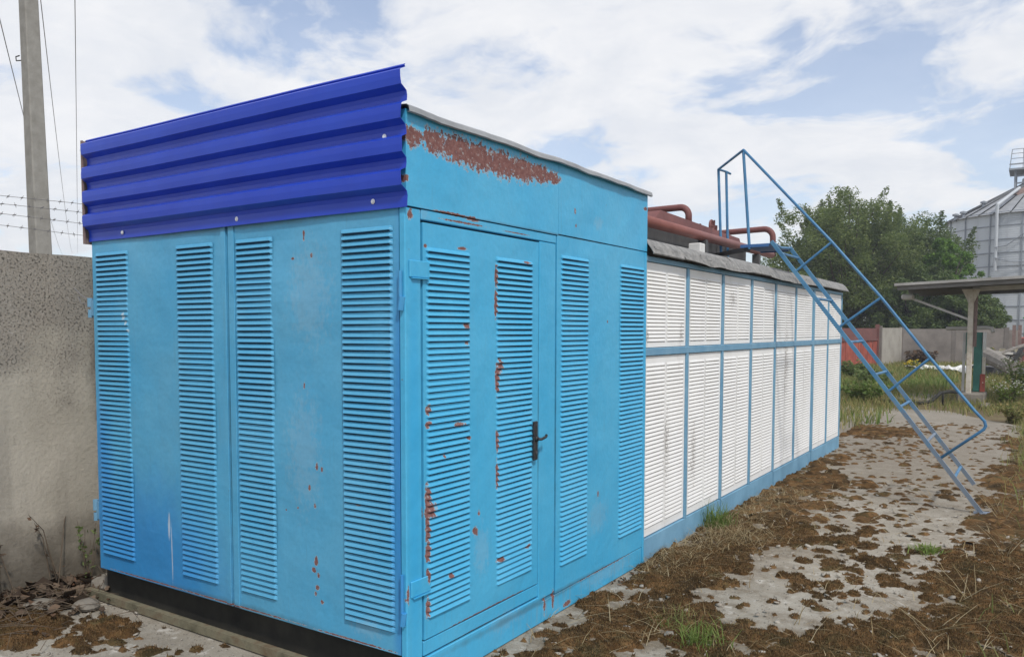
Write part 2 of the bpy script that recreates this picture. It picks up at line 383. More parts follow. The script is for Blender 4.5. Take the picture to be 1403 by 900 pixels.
def ground_concrete():
    m, t, n = new_mat('worn_yard_concrete')
    pos = n('ShaderNodeNewGeometry').outputs['Position']
    f = noise(n, pos, 1.1, 8.0, 0.65)
    c = ramp(n, f, ((0.3, (0.225, 0.200, 0.160)), (0.5, (0.320, 0.292, 0.245)), (0.7, (0.430, 0.400, 0.345))))
    st = noise(n, pos, 5.5, 7.0, 0.65)
    c = mixc(n, mathn(n, 'MULTIPLY', smooth(n, st, 0.50, 0.66), 0.55), c, (0.20, 0.17, 0.13))
    B = [((.38, 1.3, 0), (.75, 1.5, 9)), ((.75, 1.4, 0), (.8, .7, 9)), ((.30, 3.2, 0), (.75, 2.2, 9)), ((.25, 5.4, 0), (.75, 2.4, 9)), ((1.95, 3.2, 0), (.75, 2.2, 9)),
         ((2.05, 6.5, 0), (.75, 3.5, 9)), ((-.05, 11, 0), (1.1, 1.6, 9)), ((-2.7, -.5, 0), (.8, 1.0, 9)), ((1.6, 1.8, 0), (.8, .8, 9)), ((.7, 9, 0), (2.0, 5.0, 9))]
    dn = mathn(n, 'MULTIPLY', mathn(n, 'SUBTRACT', noise(n, pos, 6.5, 8.0, 0.72), 0.5), 3.4)
    dirt = smooth(n, mathn(n, 'ADD', patch_mask(n, pos, B), dn), 0.05, 1.05)
    c = mixc(n, mathn(n, 'MULTIPLY', dirt, 0.78), c, ramp(n, noise(n, pos, 40.0, 6.0, 0.7), ((0.3, (0.085, 0.060, 0.036)), (0.7, (0.23, 0.185, 0.13)))))
    yy = n('ShaderNodeSeparateXYZ', {0: pos}).outputs[1]
    c = mixc(n, mathn(n, 'MULTIPLY', smooth(n, yy, 4.0, 7.5), 0.55), c, (0.235, 0.21, 0.175))
    pale = smooth(n, noise(n, pos, 7.5, 6.0, 0.6), 0.58, 0.72)
    pale = mathn(n, 'MULTIPLY', pale, n('ShaderNodeMapRange', {0: yy, 1: 3.0, 2: 7.0, 3: 0.75, 4: 0.15}).outputs[0])
    c = mixc(n, pale, c, (0.60, 0.57, 0.52))
    sp = noise(n, pos, 130.0, 4.0, 0.75)
    c = mixc(n, mathn(n, 'MULTIPLY', smooth(n, sp, 0.54, 0.66), 0.55), c, (0.13, 0.115, 0.095))
    sp2 = noise(n, pos, 90.0, 3.0, 0.75)
    c = mixc(n, mathn(n, 'MULTIPLY', smooth(n, sp2, 0.60, 0.68), 0.5), c, (0.68, 0.66, 0.62))
    hgt = mathn(n, 'ADD', noise(n, pos, 30.0, 8.0, 0.75), mathn(n, 'MULTIPLY', noise(n, pos, 4.0, 5.0), 2.0))
    finish(t, n, c, 0.95, hgt, 0.6, 0.012, 0, 0.15)
    return m


M['concrete'] = ground_concrete()
M['soil'] = simple('dry_soil', ((0.25, (0.10, 0.075, 0.045)), (0.5, (0.17, 0.135, 0.08)), (0.75, (0.16, 0.16, 0.065))), 1.2, 0.95, 0.8, coord='World', spec=0.1, dist=0.05)


def moss_mat():
    m, t, n = new_mat('brown_moss')
    pos = n('ShaderNodeNewGeometry').outputs['Position']
    f = noise(n, pos, 3.6, 6.0, 0.6)
    c = ramp(n, f, ((0.30, (0.058, 0.043, 0.026)), (0.42, (0.100, 0.064, 0.033)), (0.53, (0.170, 0.095, 0.042)), (0.62, (0.115, 0.086, 0.042)), (0.70, (0.075, 0.066, 0.034))))
    f2 = noise(n, pos, 28.0, 5.0, 0.7)
    c = mixc(n, mathn(n, 'MULTIPLY', smooth(n, f2, 0.50, 0.68), 0.6), c, (0.035, 0.027, 0.016))
    f3 = noise(n, pos, 75.0, 4.0, 0.7)
    c = mixc(n, mathn(n, 'MULTIPLY', smooth(n, f3, 0.56, 0.68), 0.55), c, (0.27, 0.18, 0.085))
    cell = n('ShaderNodeTexVoronoi', {'Vector': n('ShaderNodeVectorMath', {0: pos, 1: n('ShaderNodeVectorMath', {0: noise(n, pos, 16.0, 3.0, 0.6, 'Color'), 'Scale': 0.06}, operation='SCALE').outputs[0]}, operation='ADD').outputs[0], 'Scale': 13.0}).outputs['Color']
    cv = n('ShaderNodeMapRange', {0: n('ShaderNodeSeparateXYZ', {0: cell}).outputs[0], 1: 0.0, 2: 1.0, 3: 0.45, 4: 1.15}).outputs[0]
    c = n('ShaderNodeVectorMath', {0: c, 'Scale': cv}, operation='SCALE').outputs[0]
    # thin worn margins hold pale dust and sand
    z = n('ShaderNodeSeparateXYZ', {0: pos}).outputs[2]
    zz = mathn(n, 'ADD', z, mathn(n, 'MULTIPLY', mathn(n, 'SUBTRACT', noise(n, pos, 55.0, 6.0, 0.75), 0.5), 0.022))
    thin = n('ShaderNodeMapRange', {0: zz, 1: -0.003, 2: 0.0030, 3: 1.0, 4: 0.0}, interpolation_type='SMOOTHSTEP').outputs[0]
    dust = ramp(n, noise(n, pos, 90.0, 5.0, 0.7), ((0.3, (0.15, 0.115, 0.075)), (0.7, (0.34, 0.30, 0.235))))
    c = mixc(n, mathn(n, 'MULTIPLY', thin, 0.9), c, dust)
    hgt = noise(n, pos, 110.0, 5.0, 0.8)
    finish(t, n, c, 1.0, hgt, 0.8, 0.010, 0, 0.05)
    return m


M['moss'] = moss_mat()
M['pale_flake'] = simple('pale_concrete_flake', ((0.3, (0.24, 0.21, 0.175)), (0.7, (0.43, 0.40, 0.35))), 9, 0.95, 0.2, coord='World', spec=0.1)


def leafy(name, stops, rough=0.55, transl=0.35, spec=0.3):
    """leaf or blade material, colour differs from leaf to leaf"""
    m, t, n = new_mat(name)
    g = n('ShaderNodeNewGeometry')
    c = ramp(n, g.outputs['Random Per Island'], stops)
    b = n('ShaderNodeBsdfPrincipled', {'Base Color': c, 'Roughness': rough, 'Specular IOR Level': spec})
    tr = n('ShaderNodeBsdfTranslucent', {'Color': c})
    mx = n('ShaderNodeMixShader', {0: transl, 1: b.outputs[0], 2: tr.outputs[0]})
    n('ShaderNodeOutputMaterial', {'Surface': mx.outputs[0]})
    return m


M['moss_fuzz'] = leafy('moss_strands', ((0, (0.045, 0.032, 0.019)), (0.5, (0.110, 0.068, 0.033)), (0.82, (0.23, 0.145, 0.070)), (1, (0.13, 0.11, 0.05))), 0.9, 0.2, 0.05)
M['straw'] = leafy('dry_straw', ((0, (0.20, 0.14, 0.07)), (0.5, (0.34, 0.27, 0.15)), (1, (0.45, 0.38, 0.25))), 0.8, 0.2, 0.1)
M['grass'] = leafy('green_grass', ((0, (0.100, 0.166, 0.034)), (0.6, (0.175, 0.256, 0.063)), (1, (0.312, 0.320, 0.127))), 0.6, 0.45)
M['grass_dry'] = leafy('half_dry_grass', ((0, (0.138, 0.179, 0.052)), (0.45, (0.237, 0.230, 0.086)), (0.72, (0.400, 0.320, 0.138)), (1, (0.188, 0.256, 0.069))), 0.8, 0.4)
M['grass_bright'] = leafy('bright_green_grass', ((0, (0.12, 0.19, 0.035)), (1, (0.24, 0.30, 0.08))), 0.6, 0.4)
M['leaf'] = leafy('tree_leaf_green', ((0, (0.088, 0.136, 0.038)), (0.6, (0.163, 0.219, 0.062)), (1, (0.258, 0.302, 0.100))), 0.5, 0.5)
M['leaf_dark'] = leafy('tree_leaf_dark', ((0, (0.074, 0.118, 0.038)), (0.7, (0.136, 0.194, 0.062)), (1, (0.217, 0.264, 0.100))), 0.5, 0.45)
M['leaf_bright'] = leafy('tree_leaf_bright', ((0, (0.074, 0.158, 0.025)), (0.6, (0.136, 0.257, 0.040)), (1, (0.217, 0.347, 0.060))), 0.5, 0.45)
M['weed_leaf'] = leafy('weed_leaf', ((0, (0.100, 0.154, 0.046)), (1, (0.213, 0.269, 0.098))), 0.6, 0.45)
M['dead_leaf'] = leafy('dead_leaf', ((0, (0.045, 0.032, 0.024)), (0.5, (0.10, 0.072, 0.052)), (0.8, (0.17, 0.125, 0.09)), (1, (0.12, 0.065, 0.04))), 0.8, 0.1, 0.1)
M['petal_yellow'] = leafy('yellow_petal', ((0, (0.65, 0.50, 0.03)), (1, (0.8, 0.65, 0.08))), 0.6, 0.3)
M['petal_white'] = leafy('white_petal', ((0, (0.6, 0.6, 0.52)), (1, (0.8, 0.8, 0.75))), 0.6, 0.3)
M['bark'] = simple('bark', ((0.3, (0.05, 0.04, 0.03)), (0.7, (0.12, 0.10, 0.08))), 9, 0.9, 0.6)
M['stem'] = simple('dry_stem', ((0.3, (0.07, 0.05, 0.035)), (0.7, (0.17, 0.13, 0.09))), 20, 0.9, 0.3)
M['pole'] = simple('grey_concrete_pole', ((0.25, (0.21, 0.20, 0.18)), (0.7, (0.31, 0.30, 0.275))), 8, 0.9, 0.4, coord='World', spec=0.2)
M['wire'] = simple('dull_wire', ((0, (0.16, 0.15, 0.15)), (1, (0.25, 0.24, 0.24))), 5, 0.5, 0, 0.2)
M['cable'] = simple('overhead_cable', ((0, (0.20, 0.21, 0.23)), (1, (0.26, 0.27, 0.29))), 5, 0.6, 0)


def silo_mat():
    m, t, n = new_mat('galvanised_silo_sheet')
    oi = n('ShaderNodeObjectInfo')
    pos = n('ShaderNodeTexCoord').outputs['Object']
    base = ramp(n, oi.outputs['Random'], ((0, (0.47, 0.50, 0.53)), (1, (0.56, 0.59, 0.62))))
    f = noise(n, stretch(n, pos, (1, 1, 0.3)), 1.6, 5.0, 0.6)
    c = mixc(n, mathn(n, 'MULTIPLY', smooth(n, f, 0.45, 0.75), 0.35), base, (0.28, 0.29, 0.31))
    finish(t, n, c, 0.55, noise(n, pos, 3.0, 3.0), 0.1, 0.02, 0.15, 0.4)
    return m


M['silo'] = silo_mat()
M['silo_roof'] = simple('silo_roof_steel', ((0.3, (0.27, 0.28, 0.30)), (0.7, (0.38, 0.39, 0.40))), 2, 0.55, 0.1, 0.2)
M['silo_rib'] = simple('silo_stiffener_steel', ((0.3, (0.24, 0.265, 0.30)), (0.7, (0.33, 0.355, 0.39))), 2, 0.6, 0.1, 0.2)
M['rear_fence'] = simple('rear_fence_concrete', ((0.25, (0.13, 0.115, 0.105)), (0.7, (0.25, 0.225, 0.205))), 1.6, 0.9, 0.4, coord='World', spec=0.2)
M['rear_fence_lit'] = simple('lit_fence_concrete', ((0.25, (0.27, 0.25, 0.215)), (0.7, (0.42, 0.395, 0.35))), 1.6, 0.9, 0.4, coord='World', spec=0.2)  # lighter copy of the fence concrete: light on the angled panel is painted in
M['gate_red'] = simple('faded_red_gate_paint', ((0.25, (0.20, 0.055, 0.042)), (0.55, (0.36, 0.085, 0.058)), (0.8, (0.42, 0.17, 0.10))), 2.2, 0.7, 0.2, coord='World')
M['gate_dull'] = simple('dull_maroon_paint', ((0.25, (0.13, 0.055, 0.05)), (0.7, (0.20, 0.085, 0.075))), 2.2, 0.7, 0.2, coord='World')
M['teal'] = simple('teal_green_paint', ((0.25, (0.03, 0.13, 0.11)), (0.7, (0.07, 0.22, 0.18))), 3, 0.55, 0.1)
M['canopy_roof'] = simple('asbestos_cement_roof', ((0.3, (0.26, 0.25, 0.235)), (0.7, (0.38, 0.37, 0.35))), 3, 0.9, 0.3)
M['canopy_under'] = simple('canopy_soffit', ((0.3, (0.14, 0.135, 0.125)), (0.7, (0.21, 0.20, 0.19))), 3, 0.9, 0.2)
M['cream'] = simple('flaking_cream_paint', ((0.25, (0.35, 0.28, 0.20)), (0.5, (0.55, 0.50, 0.42)), (0.8, (0.62, 0.60, 0.54))), 9, 0.8, 0.4)
M['brace'] = simple('pale_steel_brace', ((0.3, (0.42, 0.40, 0.37)), (0.7, (0.55, 0.54, 0.52))), 5, 0.7, 0.1)
M['timber'] = simple('grey_timber', ((0.25, (0.15, 0.13, 0.11)), (0.7, (0.30, 0.28, 0.25))), 5, 0.9, 0.5)
M['mid_blue'] = simple('mid_blue_paint', ((0.3, (0.03, 0.10, 0.28)), (0.7, (0.06, 0.16, 0.36))), 6, 0.5, 0.1)
M['white_sheet'] = simple('white_sheet', ((0.3, (0.55, 0.55, 0.53)), (0.7, (0.75, 0.75, 0.73))), 5, 0.7, 0.2)
M['green_bright'] = simple('bright_green_paint', ((0.3, (0.03, 0.22, 0.07)), (0.7, (0.06, 0.32, 0.11))), 3, 0.6, 0.1)
M['rubber'] = simple('black_rubber', ((0.3, (0.02, 0.02, 0.02)), (0.7, (0.045, 0.045, 0.04))), 8, 0.8, 0.2)
M['block'] = simple('old_concrete_block', ((0.25, (0.13, 0.115, 0.095)), (0.7, (0.27, 0.245, 0.21))), 5, 0.95, 0.5)

# ------------------------------------------------------------------ mesh helpers
W0 = {}     # world origin of every object


class MB:
    def __init__(self):
        self.v, self.f, self.mi = [], [], []

    def add(self, vs, fs, mi=0):
        o = len(self.v)
        self.v += [tuple(map(float, p)) for p in vs]
        self.f += [tuple(int(i) + o for i in q) for q in fs]
        self.mi += [mi] * len(fs)
        return self

    def box(self, a, b, mi=0, bev=0.0):
        x0, y0, z0 = a
        x1, y1, z1 = b
        if bev <= 0:
            vs = [(x0, y0, z0), (x1, y0, z0), (x1, y1, z0), (x0, y1, z0), (x0, y0, z1), (x1, y0, z1), (x1, y1, z1), (x0, y1, z1)]
            return self.add(vs, [(0, 3, 2, 1), (4, 5, 6, 7), (0, 1, 5, 4), (1, 2, 6, 5), (2, 3, 7, 6), (3, 0, 4, 7)], mi)
        e = bev      # chamfered box: 24 verts
        vs, idx = [], {}
        for i, X in enumerate((x0, x1)):
            for j, Y in enumerate((y0, y1)):
                for k, Z in enumerate((z0, z1)):
                    sx, sy, sz = (1, -1)[i], (1, -1)[j], (1, -1)[k]
                    for ax in range(3):
                        p = [X + sx * e, Y + sy * e, Z + sz * e]
                        p[ax] = (X, Y, Z)[ax]
                        idx[(i, j, k, ax)] = len(vs)
                        vs.append(p)
        fs = []
        for i in (0, 1):
            q = [idx[(i, a, b, 0)] for a, b in ((0, 0), (1, 0), (1, 1), (0, 1))]
            fs.append(q if i else q[::-1])
            q = [idx[(a, i, b, 1)] for a, b in ((0, 0), (0, 1), (1, 1), (1, 0))]
            fs.append(q if i else q[::-1])
            q = [idx[(a, b, i, 2)] for a, b in ((0, 0), (1, 0), (1, 1), (0, 1))]
            fs.append(q if i else q[::-1])
        for a in (0, 1):
            for b in (0, 1):
                fs.append([idx[(0, a, b, 1)], idx[(1, a, b, 1)], idx[(1, a, b, 2)], idx[(0, a, b, 2)]])
                fs.append([idx[(a, 0, b, 0)], idx[(a, 1, b, 0)], idx[(a, 1, b, 2)], idx[(a, 0, b, 2)]])
                fs.append([idx[(a, b, 0, 0)], idx[(a, b, 1, 0)], idx[(a, b, 1, 1)], idx[(a, b, 0, 1)]])
        for i in (0, 1):
            for j in (0, 1):
                for k in (0, 1):
                    fs.append([idx[(i, j, k, 0)], idx[(i, j, k, 1)], idx[(i, j, k, 2)]])
        return self.add(vs, fs, mi)

    def tube(self, pts, r, seg=8, cap=True, mi=0):
        pts = [Vector(p) for p in pts]
        rs = r if hasattr(r, '__len__') else [r] * len(pts)
        vs, fs = [], []
        prev = None
        for i, p in enumerate(pts):
            if i == 0:
                d = pts[1] - pts[0]
            elif i == len(pts) - 1:
                d = pts[-1] - pts[-2]
            else:
                d = (pts[i + 1] - p).normalized() + (p - pts[i - 1]).normalized()
            d.normalize()
            if prev is None:
                a = Vector((0, 0, 1)) if abs(d.z) < 0.9 else Vector((1, 0, 0))
                u = d.cross(a).normalized()
            else:
                u = (prev - d * prev.dot(d)).normalized()
            prev = u
            w = d.cross(u)
            for k in range(seg):
                an = 2 * math.pi * k / seg
                vs.append(p + (u * math.cos(an) + w * math.sin(an)) * rs[i])
        for i in range(len(pts) - 1):
            for k in range(seg):
                a, b = i * seg + k, i * seg + (k + 1) % seg
                fs.append((a, b, b + seg, a + seg))
        if cap:
            fs.append(tuple(range(seg))[::-1])
            fs.append(tuple(range((len(pts) - 1) * seg, len(pts) * seg)))
        return self.add(vs, fs, mi)

    def beam(self, p, q, w, h, up=(0, 0, 1), mi=0):
        p, q = Vector(p), Vector(q)
        d = (q - p).normalized()
        s = d.cross(Vector(up)).normalized()
        u = s.cross(d)
        vs = []
        for c in (p, q):
            for a, b in ((-1, -1), (1, -1), (1, 1), (-1, 1)):
                vs.append(c + s * (a * w / 2) + u * (b * h / 2))
        return self.add(vs, [(0, 1, 2, 3)[::-1], (4, 5, 6, 7), (0, 1, 5, 4), (1, 2, 6, 5), (2, 3, 7, 6), (3, 0, 4, 7)], mi)

    def lathe(self, prof, c, seg=24, mi=0, a0=0, a1=2 * math.pi):
        full = abs(a1 - a0 - 2 * math.pi) < 1e-6
        m = seg if full else seg + 1
        vs, fs = [], []
        for r_, z in prof:
            for k in range(m):
                a = a0 + (a1 - a0) * k / seg
                vs.append((c[0] + r_ * math.cos(a), c[1] + r_ * math.sin(a), c[2] + z))
        for i in range(len(prof) - 1):
            for k in range(seg):
                a, b = i * m + k, i * m + (k + 1) % m
                fs.append((a, b, b + m, a + m))
        return self.add(vs, fs, mi)

    def grid(self, P, mi=0):
        """P: rows of points"""
        nr, nc = len(P), len(P[0])
        vs = [p for row in P for p in row]
        fs = [(i * nc + j, i * nc + j + 1, (i + 1) * nc + j + 1, (i + 1) * nc + j) for i in range(nr - 1) for j in range(nc - 1)]
        return self.add(vs, fs, mi)


def mesh_of(name, v, f, mats, mi=None, smooth_=False):
    me = bpy.data.meshes.new(name)
    me.from_pydata(v, [], f)
    for m in mats:
        me.materials.append(m)
    if mi is not None and len(mats) > 1:
        me.polygons.foreach_set('material_index', mi)
    if smooth_:
        me.polygons.foreach_set('use_smooth', [True] * len(me.polygons))
    me.update()
    return me


def link(o, parent, origin):
    col.objects.link(o)
    W0[o.name] = Vector(origin)
    if parent is not None:
        o.parent = parent
        o.location = Vector(origin) - W0[parent.name]
    else:
        o.location = origin


def obj(name, mb, mats, parent=None, origin=None, smooth_=False):
    if not isinstance(mats, (list, tuple)):
        mats = [mats]
    mats = [M[m] if isinstance(m, str) else m for m in mats]
    if origin is None:
        if parent is not None:
            origin = W0[parent.name]
        else:
            a = np.array(mb.v)
            origin = (*((a.min(0) + a.max(0)) / 2)[:2], a[:, 2].min())
    ox, oy, oz = origin
    v = [(p[0] - ox, p[1] - oy, p[2] - oz) for p in mb.v]
    me = mesh_of(name, v, mb.f, mats, mb.mi, smooth_)
    o = bpy.data.objects.new(name, me)
    link(o, parent, origin)
    return o


def tag(o, label=None, cat=None, group=None, kind=None):
    if label:
        o['label'] = label
    if cat:
        o['category'] = cat
    if group:
        o['group'] = group
    if kind:
        o['kind'] = kind
    return o


def thing(name, loc, label, cat, group=None):
    o = bpy.data.objects.new(name, None)
    o.empty_display_size = 0.2
    link(o, None, loc)
    return tag(o, label, cat, group)


def inst(name, me, parent, origin, rz=0.0):
    o = bpy.data.objects.new(name, me)
    link(o, parent, origin)
    o.rotation_euler = (0, 0, rz)
    return o


# numpy value noise -------------------------------------------------------
_T = RNG.random((512, 512))


def vnoise(x, y):
    xi, yi = np.floor(x).astype(int), np.floor(y).astype(int)
    fx, fy = x - xi, y - yi
    fx, fy = fx * fx * (3 - 2 * fx), fy * fy * (3 - 2 * fy)
    g = lambda a, b: _T[a % 512, b % 512]
    return (g(xi, yi) * (1 - fx) + g(xi + 1, yi) * fx) * (1 - fy) + (g(xi, yi + 1) * (1 - fx) + g(xi + 1, yi + 1) * fx) * fy


def fbm(x, y, s, o=4):
    r, a, t = 0, 1.0, 0
    for k in range(o):
        r = r + a * vnoise(x * s + 17.3 * k, y * s + 9.1 * k)
        t += a
        a *= 0.5
        s *= 2.03
    return r / t - 0.5


# ------------------------------------------------------------------ ground
g = MB()
g.grid([[(-320 + 640 * i / 12, -320 + 640 * j / 12, -0.012) for i in range(13)] for j in range(13)][::-1])
go = obj('ground', g, 'soil', origin=(0, 0, -0.012))
go.data.flip_normals() if go.data.polygons[0].normal.z < 0 else None
tag(go, 'dry brown soil of the overgrown yard', 'ground', kind='structure')

# concrete apron, ragged towards the grass
ys = [-6 + 0.25 * i for i in range(0, 86)]
rows = []
for y in ys:
    e = 1.93 + 0.25 * float(fbm(np.array(y), np.array(3.3), 1.3))
    if y > 9:
        e = max(-0.2, e - max(0, y - 13.0) * 0.55)
    if y < 1.5:
        e = 6.0 - max(0, y + 0.5) * 2.0
        e = max(e, 2.0)
    rows.append([(-6.0 + (e + 6.0) * k / 20, y, 0.0) for k in range(21)])
ap = MB().grid(rows)
ao = obj('concrete_apron', ap, 'concrete', origin=(0, 0, 0))
if ao.data.polygons[0].normal.z < 0:
    ao.data.flip_normals()
tag(ao, 'worn pale concrete apron beside the white shed', 'pavement', kind='structure')

# ------------------------------------------------------------------ blue booth
BW, BL, BH = 2.29, 2.432, 2.44
booth = thing('louvred_booth', (-BW / 2, BL / 2, 0), 'sky blue louvred metal booth with rusting side door and royal blue ribbed cladding on top', 'booth')
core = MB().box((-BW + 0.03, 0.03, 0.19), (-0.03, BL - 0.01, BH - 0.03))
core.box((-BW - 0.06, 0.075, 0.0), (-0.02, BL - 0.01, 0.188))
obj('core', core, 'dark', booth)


def louvre_mesh(name, w, p, d, mats, taper=0.014):
    prof = ((0.47, 0.0), (0.22, 0.55), (-0.06, 0.92), (-0.17, 1.0), (-0.21, 0.84), (-0.46, 0.02))
    secs = ((-w / 2, 0.0), (-w / 2 + taper, 1.0), (w / 2 - taper, 1.0), (w / 2, 0.0))
    vs, fs, mi = [], [], []
    for x, k in secs:
        for z, o in prof:
            vs.append((x, -o * d * k - 0.0006, z * p if k else z * p * 0.9 + 0.02 * p))
    m = len(prof)
    for s in range(3):
        for j in range(m - 1):
            fs.append((s * m + j, s * m + j + 1, (s + 1) * m + j + 1, (s + 1) * m + j))
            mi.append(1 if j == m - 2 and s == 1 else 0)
    me = mesh_of(name, vs, fs, [M[q] for q in mats], mi, False)
    return me


def louvre_strip(parent, face, a0, a1, z0, z1, count, off, mats, n_single, d=0.011, cache={}):
    """rows of pressed louvres; face 'f' looks to -y, 's' looks to +x"""
    w = a1 - a0
    p = (z1 - z0) / count
    key = (round(w, 3), round(p, 5), mats)
    if key not in cache:
        cache[key] = louvre_mesh('louvre', w, p, d, mats)
    me = cache[key]
    rest = MB()
    for i in range(count):
        zc = z1 - (i + 0.5) * p
        c = (0.5 * (a0 + a1), off, zc) if face == 'f' else (off, 0.5 * (a0 + a1), zc)
        if i < n_single:
            o = inst('louvre', me, parent, c, 0.0 if face == 'f' else math.pi / 2)
            # stamped by hand press: every louvre sits a touch differently
            o.rotation_euler[1 if face == 'f' else 0] = random.uniform(-1, 1) * 0.0022
            o.scale = (1, 1 + random.uniform(-0.08, 0.08), 1)
        else:
            for poly in me.polygons:
                vs = [me.vertices[k].co for k in poly.vertices]
                q = [(c[0] + v.x, c[1] + v.y, c[2] + v.z) if face == 'f' else (c[0] - v.y, c[1] + v.x, c[2] + v.z) for v in vs]
                rest.add(q, [tuple(range(len(q)))], poly.material_index)
    return rest


def stuff_part(name, mb, mats, parent):
    if mb.v:
        o = obj(name, mb, mats, parent)
        o['kind'] = 'stuff'


def sheet_panel(name, face, a0, a1, z0, z1, off, th, mat, parent, bow=0.003, seed=0):
    """sheet-metal panel with a slight oil-can bow and folded edges"""
    na, nz = max(3, int((a1 - a0) / 0.09)), max(3, int((z1 - z0) / 0.09))
    mb = MB()
    P = []
    for j in range(nz + 1):
        row = []
        for i in range(na + 1):
            a = a0 + (a1 - a0) * i / na
            z = z0 + (z1 - z0) * j / nz
            b = 0.0
            if 0 < i < na and 0 < j < nz:
                b = bow * float(fbm(np.array(a * 1.0 + seed), np.array(z * 1.0), 3.0, 2)) * 2
            o = off + b
            row.append((a, -o, z) if face == 'f' else (o, a, z))
        P.append(row)
    mb.grid(P)
    rim = P[0] + [r[-1] for r in P[1:]] + P[-1][::-1][1:] + [r[0] for r in P[::-1][1:-1]]
    back = [((p[0], p[1] + th, p[2]) if face == 'f' else (p[0] - th, p[1], p[2])) for p in rim]
    k = len(rim)
    mb.add(rim + back, [(i, (i + 1) % k, k + (i + 1) % k, k + i)[::-1] for i in range(k)])
    o = obj(name, mb, mat, parent)
    return o


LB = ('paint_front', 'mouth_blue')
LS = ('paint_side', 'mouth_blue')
# front: two gate leaves
gl = sheet_panel('gate_leaf', 'f', -BW + 0.005, -1.118, 0.19, 2.05, 0.0, 0.03, 'paint_front', booth, 0.008, 1)
gr = sheet_panel('gate_leaf', 'f', -1.106, -0.036, 0.19, 2.05, 0.0, 0.03, 'paint_front', booth, 0.008, 5)
tag(gl, 'left gate leaf, lower half a deeper blue')
tag(gr, 'right gate leaf beside the corner post')
# folded seams beside the joint
for x0, x1, par in ((-1.158, -1.122, gl), (-1.102, -1.060, gr)):
    obj('seam_strip', MB().box((x0, -0.006, 0.195), (x1, -0.0005, 2.05), bev=0.002), 'paint_front', par)
FS = [(-2.25, -1.935, gl), (-1.515, -1.22, gl), (-1.055, -0.765, gr), (-0.36, -0.065, gr)]
FS[2] = (-1.052, -0.790, gr)
Z0, Z1, NL = 0.278, 1.978, 62
frest = MB()
frest.v += louvre_strip(gl, 'f', FS[0][0], FS[0][1], Z0, Z1, NL, 0.0, LB, 0).v if False else []
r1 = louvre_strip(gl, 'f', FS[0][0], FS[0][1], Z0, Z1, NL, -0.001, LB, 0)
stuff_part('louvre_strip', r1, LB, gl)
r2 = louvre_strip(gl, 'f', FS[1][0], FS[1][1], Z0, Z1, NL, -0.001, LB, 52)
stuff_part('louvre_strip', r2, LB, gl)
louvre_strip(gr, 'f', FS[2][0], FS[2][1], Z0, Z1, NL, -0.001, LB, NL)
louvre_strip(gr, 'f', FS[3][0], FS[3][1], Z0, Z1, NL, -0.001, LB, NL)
# front header strip hidden by cladding, and side wall facing the fence
obj('header_panel', MB().box((-BW + 0.005, 0.002, 2.054), (-0.036, 0.03, BH - 0.01)), 'paint_front', booth)
obj('side_panel', MB().box((-BW, 0.033, 0.19), (-BW + 0.028, BL - 0.02, BH - 0.01)), 'paint_front', booth)
obj('rear_panel', MB().box((-BW + 0.03, BL - 0.012, 2.0), (-0.004, BL - 0.001, BH - 0.012)), 'paint_side', booth)
# base rail under the gates: angle iron
rl = MB().box((-2.42, -0.024, 0.008), (-0.005, -0.018, 0.050)).box((-2.42, -0.018, 0.044), (-0.005, 0.012, 0.050))
obj('base_rail', rl, 'rail', booth)
# corner post
obj('corner_post', MB().box((-0.032, -0.004, 0.0), (0.0, 0.098, 2.046), bev=0.004), 'paint_side', booth)

# side: header panels, door, pillar, louvred panel, skirting
sheet_panel('header_panel', 's', 0.0, 1.252, 2.052, BH - 0.005, 0.004, 0.03, 'paint_side', booth, 0.006, 9)
sheet_panel('header_panel', 's', 1.256, BL, 2.058, BH - 0.005, 0.003, 0.03, 'paint_side', booth, 0.006, 12)
obj('door_lintel', MB().box((-0.03, 0.102, 2.006), (0.0, 1.236, 2.048), bev=0.003), 'paint_side', booth)
door = sheet_panel('door', 's', 0.112, 1.058, 0.228, 1.996, -0.002, 0.03, 'paint_side', booth, 0.006, 20)
tag(door, 'side door with rust along its louvre strips')
louvre_strip(door, 's', 0.130, 0.452, 0.310, 1.898, 59, -0.003, LS, 59)
louvre_strip(door, 's', 0.660, 1.000, 0.312, 1.896, 59, -0.003, LS, 59)
obj('door_pillar', MB().box((-0.03, 1.066, 0.132), (0.0, 1.232, 2.003), bev=0.004), 'paint_side', booth)
lp = sheet_panel('louvred_panel', 's', 1.242, BL - 0.03, 0.122, 2.052, 0.001, 0.03, 'paint_side', booth, 0.004, 30)
r3 = louvre_strip(lp, 's', 1.285, 1.612, 0.256, 1.952, NL, 0.0, LS, 0)
r4 = louvre_strip(lp, 's', 2.030, 2.392, 0.250, 1.952, NL, 0.0, LS, 0)
for rr in (r3, r4):
    stuff_part('louvre_strip', rr, LS, lp)
obj('end_post', MB().box((-0.03, BL - 0.026, 0.004), (0.004, BL, 2.05), bev=0.003), 'paint_side', booth)
sk = MB().box((-0.03, 0.100, 0.004), (-0.002, 1.10, 0.148), bev=0.003)
obj('skirting', sk, 'paint_side', booth)
obj('skirting', MB().box((-0.03, 1.104, 0.004), (-0.001, BL - 0.03, 0.116), bev=0.003), 'paint_side', booth)
obj('threshold', MB().box((-0.03, 0.112, 0.156), (-0.006, 1.10, 0.220), bev=0.003), 'paint_side', booth)
obj('threshold', MB().box((-0.03, 1.068, 0.118), (-0.008, 1.234, 0.130)), 'paint_side', booth)

